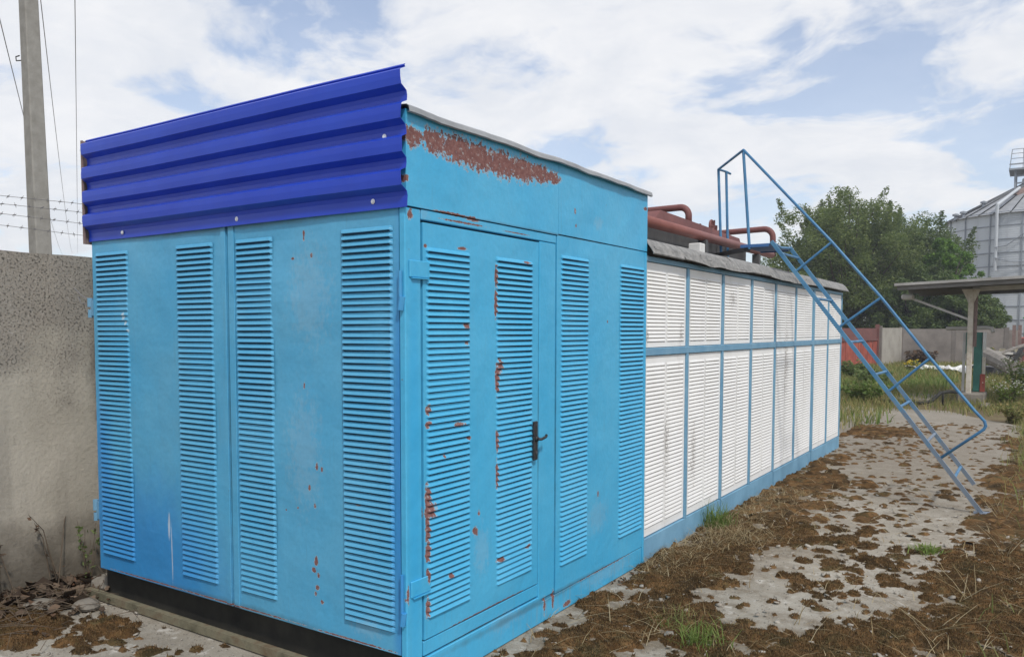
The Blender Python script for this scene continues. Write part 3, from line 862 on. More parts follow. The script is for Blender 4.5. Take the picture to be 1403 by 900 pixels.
# hinges and lugs
for z in (1.80, 0.47):
    h = MB().box((0.0005, 0.018, z - 0.035), (0.007, 0.150, z + 0.035), bev=0.003)
    h.box((0.0005, 0.030, z - 0.040), (0.012, 0.140, z - 0.036))
    obj('hinge_plate', h, 'paint_side', booth)
for z0, z1 in ((1.64, 1.79), (0.335, 0.54)):
    h = MB().tube([(-0.018, -0.014, z0 + .02), (-0.018, -0.014, z1)], 0.0075, 8)
    h.tube([(-0.018, -0.014, z0 - .01), (-0.010, -0.012, z0 + .045)], 0.013, 8)
    h.box((-0.032, -0.010, z0), (-0.006, -0.003, z0 + 0.02))
    obj('hinge_pin', h, 'paint_front', booth)
for z0, z1 in ((1.62, 1.73), (0.46, 0.58)):
    h = MB().tube([(-BW - 0.028, 0.0, z0), (-BW - 0.028, 0.0, z0 + 0.045)], 0.014, 8)
    h.tube([(-BW - 0.028, 0.0, z0 + 0.06), (-BW - 0.028, 0.0, z1)], 0.016, 8)
    h.box((-BW - 0.02, -0.004, z0 + 0.01), (-BW + 0.003, 0.02, z1 - 0.01))
    obj('hinge_lug', h, 'frame_blue', booth)
obj('tie_wire', MB().tube([(-BW - 0.03, 0.0, 1.72), (-BW - 0.08, -.02, 1.745), (-BW - 0.14, -.03, 1.79)], 0.003, 5)
    .tube([(-BW - 0.03, 0.0, 1.70), (-BW - 0.07, -.03, 1.70), (-BW - 0.10, -.03, 1.74)], 0.003, 5), 'wire', booth)

# door handle
hd = MB().box((0.007, 0.985, 0.885), (0.020, 1.022, 1.085), bev=0.004)
ho = obj('handle_plate', hd, 'black_metal', door)
lv = MB().tube([(0.02, 1.004, 0.995), (0.042, 1.004, 0.995), (0.048, 1.010, 0.995), (0.048, 1.052, 1.002), (0.045, 1.064, 1.010)], 0.0075, 8)
lv.tube([(0.018, 1.004, 0.995), (0.028, 1.004, 0.995)], 0.014, 10)
obj('handle_lever', lv, 'black_metal', door, smooth_=True)
obj('keyhole', MB().tube([(0.018, 1.004, 0.925), (0.023, 1.004, 0.925)], 0.009, 10), 'grey_dark', door)

# corrugated royal blue cladding
def cladding():
    zt, zb, out = 2.604, 2.042, 0.032
    x0, x1, yb = -2.296, 0.018, -0.014
    prof = [(zt, 0.000), (zt - 0.006, 0.004)]
    z = zt - 0.012
    mod = 0.131
    while z > zb + 0.05:
        prof += [(z, 0.0), (z - 0.012, out * .85), (z - 0.017, out), (z - 0.045, out + 0.0015), (z - 0.074, out), (z - 0.094, 0.002), (z - 0.112, -0.001)]
        z -= mod
    prof = [p for p in prof if p[0] > zb] + [(zb, 0.0)]
    P = []
    nx = 40
    for zz, o in prof:
        row = []
        for i in range(nx + 1):
            x = x0 + (x1 - x0) * i / nx
            wob = 0.004 * float(fbm(np.array(x), np.array(zz), 2.2, 3)) + 0.003 * math.sin(x * 2.1)
            zw = zz + 0.004 * float(fbm(np.array(x + 7), np.array(0.0), 1.5, 3))
            row.append((x + 0.004 * math.sin(zz * 31), yb - o + wob, zw))
        P.append(row)
    mb = MB().grid(P)
    o = obj('cladding_sheet', mb, 'cladding', booth)
    if o.data.polygons[0].normal.y > 0:
        o.data.flip_normals()
    sm = o.modifiers.new('thickness', 'SOLIDIFY')
    sm.thickness = 0.0018
    sm.offset = -1
    for x, z, so in ((-1.96, 2.072, 0), (-1.02, 2.072, 0), (-0.16, 2.078, 0), (-0.76, 2.395, .02), (-0.095, 2.332, 0), (-0.03, 2.535, out * .8)):
        s = MB().lathe([(0.0, 0.005), (0.006, 0.005), (0.007, 0.002), (0.011, 0.001), (0.011, 0.0)], (0, 0, 0), 10)
        v = [(x + p[0], yb - 0.002 - so - p[2], z + p[1]) for p in s.v]
        s.v = v
        obj('screw', s, 'screw', o)
    br = MB().box((x0 - 0.022, -0.032, 2.03), (x0 - 0.004, -0.026, 2.60)).box((x0 - 0.022, -0.026, 2.03), (x0 - 0.018, 0.02, 2.60))
    b = obj('edge_angle', br, 'rust_steel', booth)
    s = MB().lathe([(0.0, 0.005), (0.008, 0.004), (0.009, 0.0)], (0, 0, 0), 8)
    s.v = [(x0 - 0.013 + p[0], -0.033 - p[2], 2.545 + p[1]) for p in s.v]
    obj('screw', s, 'screw', b)
    sup = MB()
    for x in (-2.2, -1.2, -0.15):
        sup.box((x - 0.02, 0.012, BH - 0.2), (x + 0.02, 0.03, 2.55))
    obj('cladding_stay', sup, 'grey_dark', booth)


cladding()

# booth roof sheet with a bent, ragged lip
def booth_roof():
    ny = 60
    P = []
    for k in range(9):
        row = []
        for i in range(ny + 1):
            y = -0.005 + (BL + 0.03) * i / ny
            wv = 0.015 * float(fbm(np.array(y), np.array(1.7), 3.0, 4)) + 0.0
            jag = 0.020 * float(fbm(np.array(y), np.array(8.7), 4.0, 4))
            if k < 4:
                x = -BW + 0.0 + (BW - 0.10) * k / 3
                z = BH + 0.012
            elif k == 4:
                x, z = -0.02, BH + 0.010 + wv * .5
            elif k == 5:
                x, z = 0.014 + jag, BH + 0.006 + wv
            elif k == 6:
                x, z = 0.026 + jag, BH - 0.002 + wv
            elif k == 7:
                x, z = 0.030 + jag, BH - 0.020 + wv + jag * .5
            else:
                x, z = 0.020 + jag, BH - 0.022 + wv + jag * .5
            row.append((x, y, z))
        P.append(row)
    mb = MB().grid(P)
    o = obj('roof_sheet', mb, 'galv', booth, smooth_=False)
    sm = o.modifiers.new('thickness', 'SOLIDIFY')
    sm.thickness = 0.002


booth_roof()

# ------------------------------------------------------------------ white shed
SY, U, NP = BL + 0.004, 0.8054, 8
SE = SY + NP * U
shed = thing('louvred_shed', (-1.1, (SY + SE) / 2, 0), 'long white louvred shed with pale blue frame, behind the blue booth', 'shed')
XF = -0.012       # frame face
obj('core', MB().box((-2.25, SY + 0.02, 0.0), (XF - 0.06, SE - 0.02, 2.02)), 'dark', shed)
obj('end_wall', MB().box((-2.24, SE - 0.018, 0.0), (XF - 0.05, SE, 2.02)), 'frame_blue', shed)
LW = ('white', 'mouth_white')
singles = 300
fr_w = 0.022
for i in range(NP):
    y0, y1 = SY + i * U, SY + (i + 1) * U
    # plinth
    pz = sheet_panel('plinth_panel', 's', y0 + 0.004, y1 - 0.004, 0.0, 0.150, XF + 0.004 - 0.006 * (i % 2), 0.05, 'plinth_blue', shed, 0.004, 50 + i)
    for (z0, z1, cnt) in ((0.160, 1.374, 40), (1.434, 1.998, 19)):
        pn = sheet_panel('louvre_panel', 's', y0 + fr_w + 0.002, y1 - fr_w - 0.002, z0, z1, XF - 0.012, 0.03, 'white', shed, 0.004, 70 + i)
        a0, a1 = y0 + fr_w + 0.035, y1 - fr_w - 0.035
        mid = 0.5 * (a0 + a1)
        zz0, zz1 = z0 + (0.050 if cnt == 40 else 0.032), z1 - 0.048
        rest = MB()
        for b0, b1 in ((a0, mid - 0.012), (mid + 0.012, a1)):
            k = min(cnt, singles)
            singles -= k
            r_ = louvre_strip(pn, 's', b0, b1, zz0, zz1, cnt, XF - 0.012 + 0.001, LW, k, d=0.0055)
            rest.add(r_.v, r_.f)
            rest.mi[-len(r_.f):] = r_.mi if r_.f else rest.mi[-len(r_.f):]
        stuff_part('louvre_strip', rest, LW, pn)
for i in range(NP + 1):
    y = SY + i * U
    w = 0.034 if i == 6 else fr_w
    lo, hi = (y + 0.001, y + w) if i == 0 else ((y - w, y + w) if i < NP else (y - w, y + 0.004))
    obj('mullion', MB().box((XF - 0.04, lo, 0.152), (XF + (0.006 if i == 6 else 0.0), hi, 2.0), bev=0.003), 'frame_blue', shed)
obj('middle_rail', MB().box((XF - 0.03, SY + 0.002, 1.378), (XF + 0.003, SE - 0.002, 1.430), bev=0.004), 'frame_blue', shed)
obj('top_rail', MB().box((XF - 0.03, SY + 0.002, 2.002), (XF + 0.004, SE - 0.002, 2.036), bev=0.003), 'frame_blue', shed)

# grey roof: overlapping weathered sheets with a folded, wrinkled edge
def shed_roof():
    segs = [(SY + 0.004, SY + 1.75), (SY + 1.70, SY + 3.45), (SY + 3.40, SY + 5.0), (SY + 4.95, SE + 0.05)]
    for s, (ya, yb) in enumerate(segs):
        ny = int((yb - ya) / 0.045)
        lift = 0.004 * (s % 2)
        P = []
        prof = [(-2.3, 2.19), (-1.2, 2.25), (-0.35, 2.205), (-0.12, 2.160), (-0.05, 2.150), (-0.030, 2.143), (-0.008, 2.124), (0.010, 2.102), (0.028, 2.076), (0.044, 2.050), (0.040, 2.044)]
        for k, (x, z) in enumerate(prof):
            row = []
            for i in range(ny + 1):
                y = ya + (yb - ya) * i / ny
                wr = float(fbm(np.array(y * 1.0), np.array(z * 9 + s), 4.0, 4))
                w2 = float(fbm(np.array(y * 0.5), np.array(z * 30), 3.0, 3))
                e = 1.0 if k >= 3 else 0.2
                sag = 0.0
                row.append((x + lift + e * 0.005 * w2, y, z + lift + e * 0.004 * wr + sag))
            P.append(row)
        o = obj('roofing_sheet', MB().grid(P), 'felt', shed)
        o.modifiers.new('thickness', 'SOLIDIFY').thickness = 0.004
    obj('roof_deck', MB().box((-2.28, SY + 0.006, 2.04), (-0.03, SE + 0.01, 2.12)), 'grey_dark', shed)
    # thin torn laps along the edge
    for y, z, L in ((2.5, 2.098, 1.1), (3.4, 2.112, .9), (3.95, 2.085, 1.3), (4.95, 2.105, 1.0), (5.6, 2.082, 1.4), (6.7, 2.10, 1.2), (7.7, 2.088, 1.1), (3.0, 2.066, 1.6), (5.2, 2.06, 1.8)):
        P = []
        for k in range(3):
            row = []
            for i in range(25):
                t_ = i / 24
                wv = 0.010 * float(fbm(np.array(y + t_ * L), np.array(k * .7 + z), 5.0, 3))
                row.append((0.020 + 0.006 * k + (2.10 - z) * .66 + .3 * wv, y + L * t_, z + .6 * wv - k * (0.010 + 0.014 * math.sin(math.pi * t_) * float(.6 + fbm(np.array(y * 3 + t_ * 3), np.array(2.0), 2.0, 3)))))
            P.append(row)
        o = obj('roofing_lap', MB().grid(P), 'felt', shed)
        o.modifiers.new('thickness', 'SOLIDIFY').thickness = 0.003


shed_roof()
obj('roof_box', MB().box((-0.62, 4.85, 2.20), (-0.50, 4.98, 2.36), bev=0.008), 'white_sheet', shed)

# ------------------------------------------------------------------ roof pipework
def arc_pts(c, r, a0, a1, u, v, nseg=7):
    c, u, v = Vector(c), Vector(u), Vector(v)
    return [c + u * (r * math.cos(a0 + (a1 - a0) * i / nseg)) + v * (r * math.sin(a0 + (a1 - a0) * i / nseg)) for i in range(nseg + 1)]


pw = thing('roof_pipework', (-0.8, 5.5, 2.2), 'red oxide pipes and duct running along the roof of the white shed', 'pipework')
obj('main_pipe', MB().tube([(-0.6, 2.9, 2.452), (-0.6, 5.0, 2.456), (-0.6, 7.62, 2.462)], [0.048, 0.045, 0.042], 14), 'red_pipe', pw, smooth_=True)
dct = MB()
dct.add([(-0.78, 4.35, 2.50), (-0.78, 7.05, 2.50), (-1.0, 7.05, 2.50), (-1.0, 4.35, 2.50),
         (-0.80, 4.62, 2.655), (-0.80, 7.0, 2.615), (-0.98, 7.0, 2.615), (-0.98, 4.62, 2.655)],
        [(0, 3, 2, 1), (4, 5, 6, 7), (0, 1, 5, 4), (1, 2, 6, 5), (2, 3, 7, 6), (3, 0, 4, 7)])
dct.box((-0.795, 4.6, 2.545), (-0.765, 7.0, 2.562))
obj('duct', dct, 'red_dull', pw)
obj('duct_support', MB().box((-1.3, 3.0, 2.20), (-0.72, 7.0, 2.485)), 'grey_dark', pw)
e1 = [(-2.2, 5.5, 2.785), (-0.96, 5.5, 2.80)] + [tuple(p) for p in arc_pts((-0.95, 5.5, 2.71), 0.09, math.pi / 2, 0, (1, 0, 0), (0, 0, 1))] + [(-0.86, 5.5, 2.60)]
obj('bent_pipe', MB().tube(e1, 0.034, 12), 'red_dull', pw, smooth_=True)
obj('pipe_stay', MB().tube([(-1.42, 5.5, 2.78), (-1.42, 5.5, 2.40)], 0.022, 8), 'red_dull', pw)
e2 = [(-1.9, 7.72, 2.765), (-0.74, 7.72, 2.79)] + [tuple(p) for p in arc_pts((-0.72, 7.72, 2.68), 0.11, math.pi / 2, 0, (1, 0, 0), (0, 0, 1))] + [(-0.61, 7.72, 2.45)]
obj('bent_pipe', MB().tube(e2, 0.036, 12), 'red_dull', pw, smooth_=True)
for py in (3.3, 5.2, 7.0):
    obj('pipe_saddle', MB().box((-0.64, py - 0.03, 2.17), (-0.56, py + 0.03, 2.42)), 'grey_dark', pw)
# valve with flange and hand wheel on the duct
va = MB().lathe([(0.0, 0.0), (0.07, 0.0), (0.07, 0.03), (0.035, 0.04), (0.035, 0.10), (0.0, 0.10)], (-0.88, 6.35, 2.60), 12)
va.tube([(-0.88, 6.35, 2.70), (-0.88, 6.35, 2.76)], 0.01, 6)
valve = obj('valve', va, 'red_dull', pw)
wh = MB()
ring = [(-0.86, 6.2 + 0.06 * math.cos(a), 2.68 + 0.06 * math.sin(a)) for a in [2 * math.pi * i / 16 for i in range(17)]]
wh.tube(ring, 0.012, 6, False)
wh.tube([(-0.86, 6.14, 2.68), (-0.86, 6.26, 2.68)], 0.009, 6).tube([(-0.86, 6.2, 2.62), (-0.86, 6.2, 2.74)], 0.009, 6)
obj('hand_wheel', wh, 'red_dull', valve)
for py in (5.95, 6.6, 6.9):
    obj('bolt', MB().tube([(-.9, py, 2.60), (-.9, py, 2.68)], 0.014, 6), 'red_dull', pw)
obj('flange', MB().tube([(-0.6, 3.6, 2.452), (-0.6, 3.63, 2.452)], 0.062, 14), 'red_pipe', pw)

# ------------------------------------------------------------------ ladder
lad = thing('roof_ladder', (1.776, 5.75, 0), 'blue steel ladder with a handrail on one side leaning on the white shed roof', 'ladder')
F = Vector((1.776, 5.417, 0.0))
T = Vector((-0.009, 5.417, 2.392))
D = (T - F)
LWID = 0.68


def on(t_, far=False, z=None):
    if z is not None:
        t_ = z / D.z
    p = F + D * t_
    if far:
        p.y += LWID
    return p


up = (0, 1, 0)
obj('stringer', MB().beam(F, T, 0.034, 0.026, up), 'ladder_steel', lad)
obj('stringer', MB().beam(on(0.055, True), on(1.0, True), 0.034, 0.026, up), 'ladder_steel', lad)
for z in (0.283, 0.576, 0.870, 1.150, 1.440, 1.840, 2.277):
    a, b = on(0, z=z), on(0, True, z=z)
    a.y += 0.016
    b.y -= 0.016
    obj('rung', MB().tube([a, b], 0.013, 8), 'ladder_worn' if z == 0.576 else 'ladder_blue', lad)
obj('top_rung', MB().tube([on(0.995) + Vector((0, .016, 0)), on(0.995) + Vector((0.0, .3, -.025)), on(0.995, True) + Vector((0, -.016, 0))], 0.014, 8), 'ladder_blue', lad)
obj('foot_plate', MB().box((F.x - 0.06, F.y - 0.05, 0.001), (F.x + 0.12, F.y + 0.05, 0.012)), 'ladder_worn', lad)
# handrail in the plane of the near stringer
hy = 5.417
hr = [(-0.29, hy, 3.284), (0.533, hy, 2.353), (0.956, hy, 1.838), (1.331, hy, 1.338), (1.692, hy, 0.876), (1.772, hy, 0.785), (1.782, hy, 0.745), (1.768, hy, 0.715), (1.46, hy, 0.448)]
obj('handrail', MB().tube(hr, 0.0125, 8), 'ladder_blue', lad, smooth_=True)
for a, b in (((0.533, hy, 2.353), 2.094), ((0.956, hy, 1.838), 1.57), ((1.355, hy, 1.308), 1.00)):
    q = on(0, z=b)
    obj('brace', MB().tube([a, q], 0.0115, 8), 'ladder_blue', lad)
# guard posts and rails on the roof
A, B, Cc = Vector((-0.29, hy, 3.284)), Vector((-0.70, 5.92, 3.225)), Vector((-0.715, 6.22, 3.25))
obj('guard_post', MB().tube([A + Vector((0, 0, -.02)), (-0.215, hy, 2.33)], 0.0145, 8), 'ladder_blue', lad)
obj('guard_post', MB().tube([B, (-0.655, 5.92, 2.30)], 0.0145, 8), 'ladder_blue', lad)
obj('guard_post', MB().tube([Cc, (-0.68, 6.22, 2.31)], 0.0145, 8), 'ladder_blue', lad)
obj('guard_rail', MB().tube([A, B], 0.0125, 8), 'ladder_blue', lad)
obj('guard_rail', MB().tube([B, Cc, Cc + Vector((0, 0.14, 0))], 0.0125, 8), 'ladder_blue', lad)
pf = MB().box((-0.30, hy - 0.01, 2.36), (-0.02, hy + LWID, 2.375))
pf.box((-0.30, hy - 0.015, 2.345), (-0.03, hy - 0.0, 2.372)).box((-0.30, hy + LWID, 2.35), (-0.02, hy + LWID + .012, 2.375))
obj('platform', pf, 'mid_blue', lad)
obj('platform_beam', MB().beam((-0.24, hy + 0.03, 2.335), (-0.70, 5.93, 2.335), 0.05, 0.04), 'grey_dark', lad)
obj('platform_beam', MB().beam((-0.70, 5.90, 2.30), (-0.70, 6.25, 2.30), 0.05, 0.04), 'grey_dark', lad)

# ------------------------------------------------------------------ concrete wall on the left
WX = -2.75
fence = thing('concrete_wall', (WX - 0.08, 6, 0), 'weathered concrete boundary wall left of the blue booth with dark pitted top', 'wall')
def wall_panel(y0, y1):
    ny, nz = 24, 16
    P = []
    for j in range(nz + 1):
        row = []
        for i in range(ny + 1):
            y = y0 + (y1 - y0) * i / ny
            z = -0.05 + 2.05 * j / nz
            if j == nz:
                z += 0.018 * float(fbm(np.array(y), np.array(2.2), 6.0, 4))
            x = WX + 0.012 * float(fbm(np.array(y), np.array(z), 3.0, 4))
            row.append((x, y, z))
        P.append(row)
    mb = MB().grid(P)
    top = P[-1]
    mb.add(top + [(WX - 0.15, p[1], p[2]) for p in top], [(i, i + 1, ny + 2 + i, ny + 1 + i) for i in range(ny)])
    mb.box((WX - 0.15, y0, -0.05), (WX - 0.03, y1, 1.975))
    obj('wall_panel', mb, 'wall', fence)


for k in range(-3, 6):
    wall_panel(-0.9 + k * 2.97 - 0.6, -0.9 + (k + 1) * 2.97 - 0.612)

# barbed wire strands on stakes
names = ('topmost', 'second highest', 'third highest', 'lowest')
for k, z in enumerate((2.325, 2.268, 2.205, 2.143)):
    bw = thing('barbed_wire', (WX - 0.07, 3, z), '%s of the four barbed wire strands above the concrete wall' % names[k], 'barbed wire', 'barbed wire strands above the wall')
    pts = []
    for i in range(0, 60):
        y = -5 + i * 0.4
        pts.append((WX - 0.07, y, z + 0.008 * math.sin(y * 1.7 + k) + 0.004 * math.sin(y * 5 + k)))
    s = MB().tube(pts, 0.0015, 4)
    obj('strand', s, 'wire', bw)
    b = MB()
    y = -1.4 + 0.05 * k
    while y < 2.2:
        zz = z + 0.008 * math.sin(y * 1.7 + k) + 0.004 * math.sin(y * 5 + k)
        b.tube([(WX - 0.07, y, zz), (WX - 0.07, y + 0.012, zz + .001)], 0.0035, 5)
        a = random.uniform(0, 3)
        for q in (a, a + 1.57):
            dx, dz = 0.014 * math.cos(q), 0.014 * math.sin(q)
            b.tube([(WX - 0.07 - dx, y, zz - dz), (WX - 0.07 + dx, y + 0.012, zz + dz)], 0.0014, 3)
        y += 0.075 + random.uniform(-.006, .006)
    obj('barb', b, 'wire', bw)['kind'] = 'stuff'
for k, y in enumerate((3.0,)):
    tag(obj('fence_stake', MB().tube([(WX - 0.07, y, 1.9), (WX - 0.07, y, 2.4)], 0.014, 6), 'rust_steel'), 'thin steel stake carrying barbed wire above the wall', 'stake')

# utility pole behind the wall
pp = MB()
b0, b1 = Vector((-7.80, 2.58, 0)), Vector((-8.50, 2.80, 8.2))
rows = []
for i in range(9):
    t_ = i / 8
    c = b0.lerp(b1, t_)
    w = 0.108 - 0.036 * t_
    rows.append([c + Vector((dx * w, dy * w, 0)) for dx, dy in ((-.85, -1), (.85, -1), (1, -.85), (1, .85), (.85, 1), (-.85, 1), (-1, .85), (-1, -.85))])
for r in rows:
    r.append(r[0])
pp.grid(rows)
pp.add([rows[-1][i] for i in range(8)], [tuple(range(8))])
pl = thing('utility_pole', (-7.8, 2.58, 0), 'tall grey concrete utility pole standing behind the concrete wall', 'pole')
obj('shaft', pp, 'pole', pl)
cl = b0.lerp(b1, 4.85 / 8.2)
obj('eye_bolt', MB().tube([cl + Vector((-.075, -.06, 0)), cl + Vector((-.16, -.10, .0)), cl + Vector((-.17, -.10, .05)), cl + Vector((-.12, -.08, .06))], 0.008, 6), 'grey_dark', pl)

# overhead cables
wd = Vector((-0.8739, 0.4861, 0))
for k, (P, r, lab) in enumerate(((Vector((-16.82, 6.95, 6.0)), .007, 'overhead cable left of the utility pole'),
                                 (Vector((-9.18, 3.35, 6.0)), .006, 'overhead cable just right of the utility pole'),
                                 (Vector((-8.796, 3.61, 6.0)), .006, 'overhead cable rising straight above the end of the blue cladding'))):
    pts = []
    for i in range(31):
        s = -30 + i * 4.0
        pts.append(P + wd * s + Vector((0, 0, 0.0006 * (s - 5) ** 2 - .02)))
    tag(obj('overhead_cable', MB().tube(pts, r, 5), 'cable'), lab, 'cable', 'cables overhead')

# ------------------------------------------------------------------ background: gate, rear fence
rear = thing('rear_fence', (-1.5, 39, 0), 'stained grey concrete panel fence across the back of the yard', 'fence')


def slab_between(name, p, q, z1, th, mat, parent, z0=-0.02):
    p, q = Vector((p[0], p[1], 0)), Vector((q[0], q[1], 0))
    d = (q - p).normalized()
    s = Vector((d.y, -d.x, 0)) * th / 2
    vs = [p - s, q - s, q + s, p + s]
    vs = [(v.x, v.y, z0) for v in vs] + [(v.x, v.y, z1) for v in vs]
    return obj(name, MB().add(vs, [(0, 3, 2, 1), (4, 5, 6, 7), (0, 1, 5, 4), (1, 2, 6, 5), (2, 3, 7, 6), (3, 0, 4, 7)]), mat, parent)


slab_between('fence_panel', (-3.28, 34.4), (-2.94, 37.6), 1.64, 0.12, 'rear_fence_lit', rear)
slab_between('fence_panel', (-2.92, 37.7), (-0.98, 38.6), 1.60, 0.12, 'rear_fence', rear)
slab_between('fence_panel', (-0.95, 38.62), (0.95, 39.5), 1.62, 0.12, 'rear_fence', rear)
slab_between('fence_panel', (0.98, 39.52), (1.42, 39.7), 1.55, 0.12, 'rear_fence', rear)
for p, z in (((-3.30, 34.2), 1.72), ((-2.93, 37.65), 1.68), ((-0.965, 38.61), 1.67), ((0.965, 39.5), 1.66)):
    obj('fence_post', MB().box((p[0] - .09, p[1] - .12, -.02), (p[0] + .09, p[1] + .09, z)), 'rear_fence', rear)

gate = thing('yard_gate', (-3.6, 31.8, 0), 'faded red metal gate at the end of the yard beside angled fence panel', 'gate')
gp, gq = Vector((-4.6, 27.6, 0)), Vector((-3.36, 34.0, 0))
gd = (gq - gp).normalized()
L = (gq - gp).length
nb = 26
gs = Vector((gd.y, -gd.x, 0))
bmesh_b = MB().box((-L / nb * 0.46, -0.012, 0), (L / nb * 0.46, 0.012, 1.05), bev=0.004)
bme = mesh_of('gate_board', bmesh_b.v, bmesh_b.f, [M['gate_red']])
for i in range(nb):
    c = gp + gd * (L * (i + 0.5) / nb)
    o = inst('gate_board', bme, gate, (c.x, c.y, 0.1 + random.uniform(-.02, .02)), math.atan2(gd.y, gd.x))
    o.rotation_euler.x = random.uniform(-.015, .015)
slab_between('gate_top_panel', gp, gq, 1.62, 0.03, 'gate_dull', gate, 1.16)
slab_between('gate_frame', gp + gs * .03, gq + gs * .03, 1.20, 0.05, 'gate_dull', gate, 1.12)
for c in (gp, gq):
    obj('gate_post', MB().box((c.x - .07, c.y - .07, -.02), (c.x + .07, c.y + .07, 1.78)), 'gate_dull', gate)

# silo -----------------------------------------------------------------
sc_ = Vector((1.85, 69.0, 0))
SR, SH, SB = 5.75, 9.62, 0.4
silo = thing('grain_silo', sc_, 'large round grey metal grain silo with conical roof behind the canopy', 'silo')
obj('base_ring', MB().lathe([(SR + .1, 0), (SR + .1, SB), (SR - .3, SB)], sc_, 48), 'block', silo)
NS, NR = 18, 10
rh = (SH - SB) / NR
seg = 2 * math.pi / NS
shm = MB()
P = []
for j in range(13):
    z = rh * j / 12
    o = 0.003 * math.cos(j * math.pi)
    P.append([((SR + o) * math.cos(-seg / 2 + seg * i / 5), (SR + o) * math.sin(-seg / 2 + seg * i / 5), z) for i in range(6)])
shm.grid(P)
sheet = mesh_of('wall_sheet', shm.v, shm.f, [M['silo']])
for k in range(NR):
    for i in range(NS):
        o = inst('wall_sheet', sheet, silo, (sc_.x, sc_.y, SB + k * rh), i * seg + 0.2)
    obj('hoop', MB().lathe([(SR + .01, 0), (SR + .045, .01), (SR + .045, .07), (SR + .01, .08)], (sc_.x, sc_.y, SB + (k + 1) * rh - .04), 54), 'silo_rib', silo)
stm = MB().box((SR - .01, -.032, 0), (SR + .07, .032, SH - SB))
stme = mesh_of('stiffener', stm.v, stm.f, [M['silo_rib']])
for i in range(NS):
    inst('stiffener', stme, silo, (sc_.x, sc_.y, SB), (i + .5) * seg + 0.2)
rpm = MB()
NRF = 36
sg = 2 * math.pi / NRF
RT = 3.0
rpm.add([((SR + .25) * math.cos(-sg / 2), (SR + .25) * math.sin(-sg / 2), -.12), ((SR + .25) * math.cos(sg * .38), (SR + .25) * math.sin(sg * .38), -.12),
         (1.0 * math.cos(sg * .38), 1.0 * math.sin(sg * .38), RT - .5), (1.0 * math.cos(-sg / 2), 1.0 * math.sin(-sg / 2), RT - .5),
         ((SR + .25) * math.cos(sg * .5), (SR + .25) * math.sin(sg * .5), -.03), (1.0 * math.cos(sg * .5), 1.0 * math.sin(sg * .5), RT - .38)],
        [(0, 1, 2, 3), (1, 4, 5, 2)])
rpme = mesh_of('roof_panel', rpm.v, rpm.f, [M['silo_roof']])
for i in range(NRF):
    inst('roof_panel', rpme, silo, (sc_.x, sc_.y, SH), i * sg)
obj('roof_cap', MB().lathe([(1.15, RT - .6), (1.1, RT - .1), (0.5, RT + .1), (0, RT + .1)], (sc_.x, sc_.y, SH), 20), 'silo_roof', silo)
for a, rr in ((-2.62, SR + .05), (-2.50, SR - .1), (-2.45, 4.3)):
    zz = SH + (0.0 if rr > 5.9 else RT * (1 - rr / SR) - .05)
    cx_, cy_ = sc_.x + rr * math.cos(a), sc_.y + rr * math.sin(a)
    obj('roof_vent', MB().tube([(cx_, cy_, zz - .1), (cx_, cy_, zz + .3)], 0.10, 8).lathe([(0, .5), (.22, .42), (.22, .3), (0, .28)], (cx_, cy_, zz), 10), 'silo_rib', silo)
# head-house and gantry on top
for dx in (-1.5, -.7, 1.3):
    for dy in (-1.0, 1.0):
        obj('gantry_leg', MB().beam((sc_.x + dx, sc_.y + dy, SH + 1.6), (sc_.x + dx, sc_.y + dy, SH + 3.4), .14, .14, (0, 1, 0)), 'silo_rib', silo)
for z in (SH + 2.0, SH + 2.5, SH + 3.0):
    obj('gantry_bar', MB().beam((sc_.x - 1.5, sc_.y - 1, z), (sc_.x + 1.3, sc_.y - 1, z + .1), .1, .1), 'silo_rib', silo)
obj('gantry_bar', MB().beam((sc_.x - 1.5, sc_.y - 1, SH + 1.9), (sc_.x + .4, sc_.y - 1, SH + 3.3), .08, .08), 'silo_rib', silo)
obj('head_housing', MB().box((sc_.x - .9, sc_.y - .7, SH + 1.8), (sc_.x + 1.4, sc_.y + .8, SH + 3.3), bev=.1), 'grey_dark', silo)
obj('spout', MB().tube([(sc_.x - 1.4, sc_.y - 2.6, SH + 1.3), (sc_.x - .2, sc_.y - 1.8, SH + 2.2)], .32, 12), 'rust_steel', silo)
dk = MB().box((sc_.x - 1.9, sc_.y - 1.5, SH + 3.4), (sc_.x + 4, sc_.y + 1.5, SH + 3.52)).box((sc_.x - 1.88, sc_.y - 1.52, SH + 3.75), (sc_.x + 4, sc_.y - 1.47, SH + 3.85))
obj('platform_deck', dk, 'silo_rib', silo)
rl = MB()
for i in range(7):
    x = sc_.x - 1.85 + i * 0.8
    rl.beam((x, sc_.y - 1.5, SH + 3.5), (x + (0.12 if i == 0 else 0), sc_.y - 1.5, SH + 4.85), .05, .05, (0, 1, 0))
for z in (4.2, 4.55, 4.85):
    rl.beam((sc_.x - 1.75, sc_.y - 1.5, SH + z), (sc_.x + 4, sc_.y - 1.5, SH + z), .04, .04)
obj('platform_railing', rl, 'silo_rib', silo)
ang = -1.98
obj('down_pipe', MB().tube([(sc_.x + (SR + .2) * math.cos(ang), sc_.y + (SR + .2) * math.sin(ang), 5.6), (sc_.x + (SR + .2) * math.cos(ang), sc_.y + (SR + .2) * math.sin(ang), SH + .5),
                            (sc_.x + 3.0 * math.cos(ang), sc_.y + 3.0 * math.sin(ang), SH + 1.9)], .11, 8), 'silo', silo)
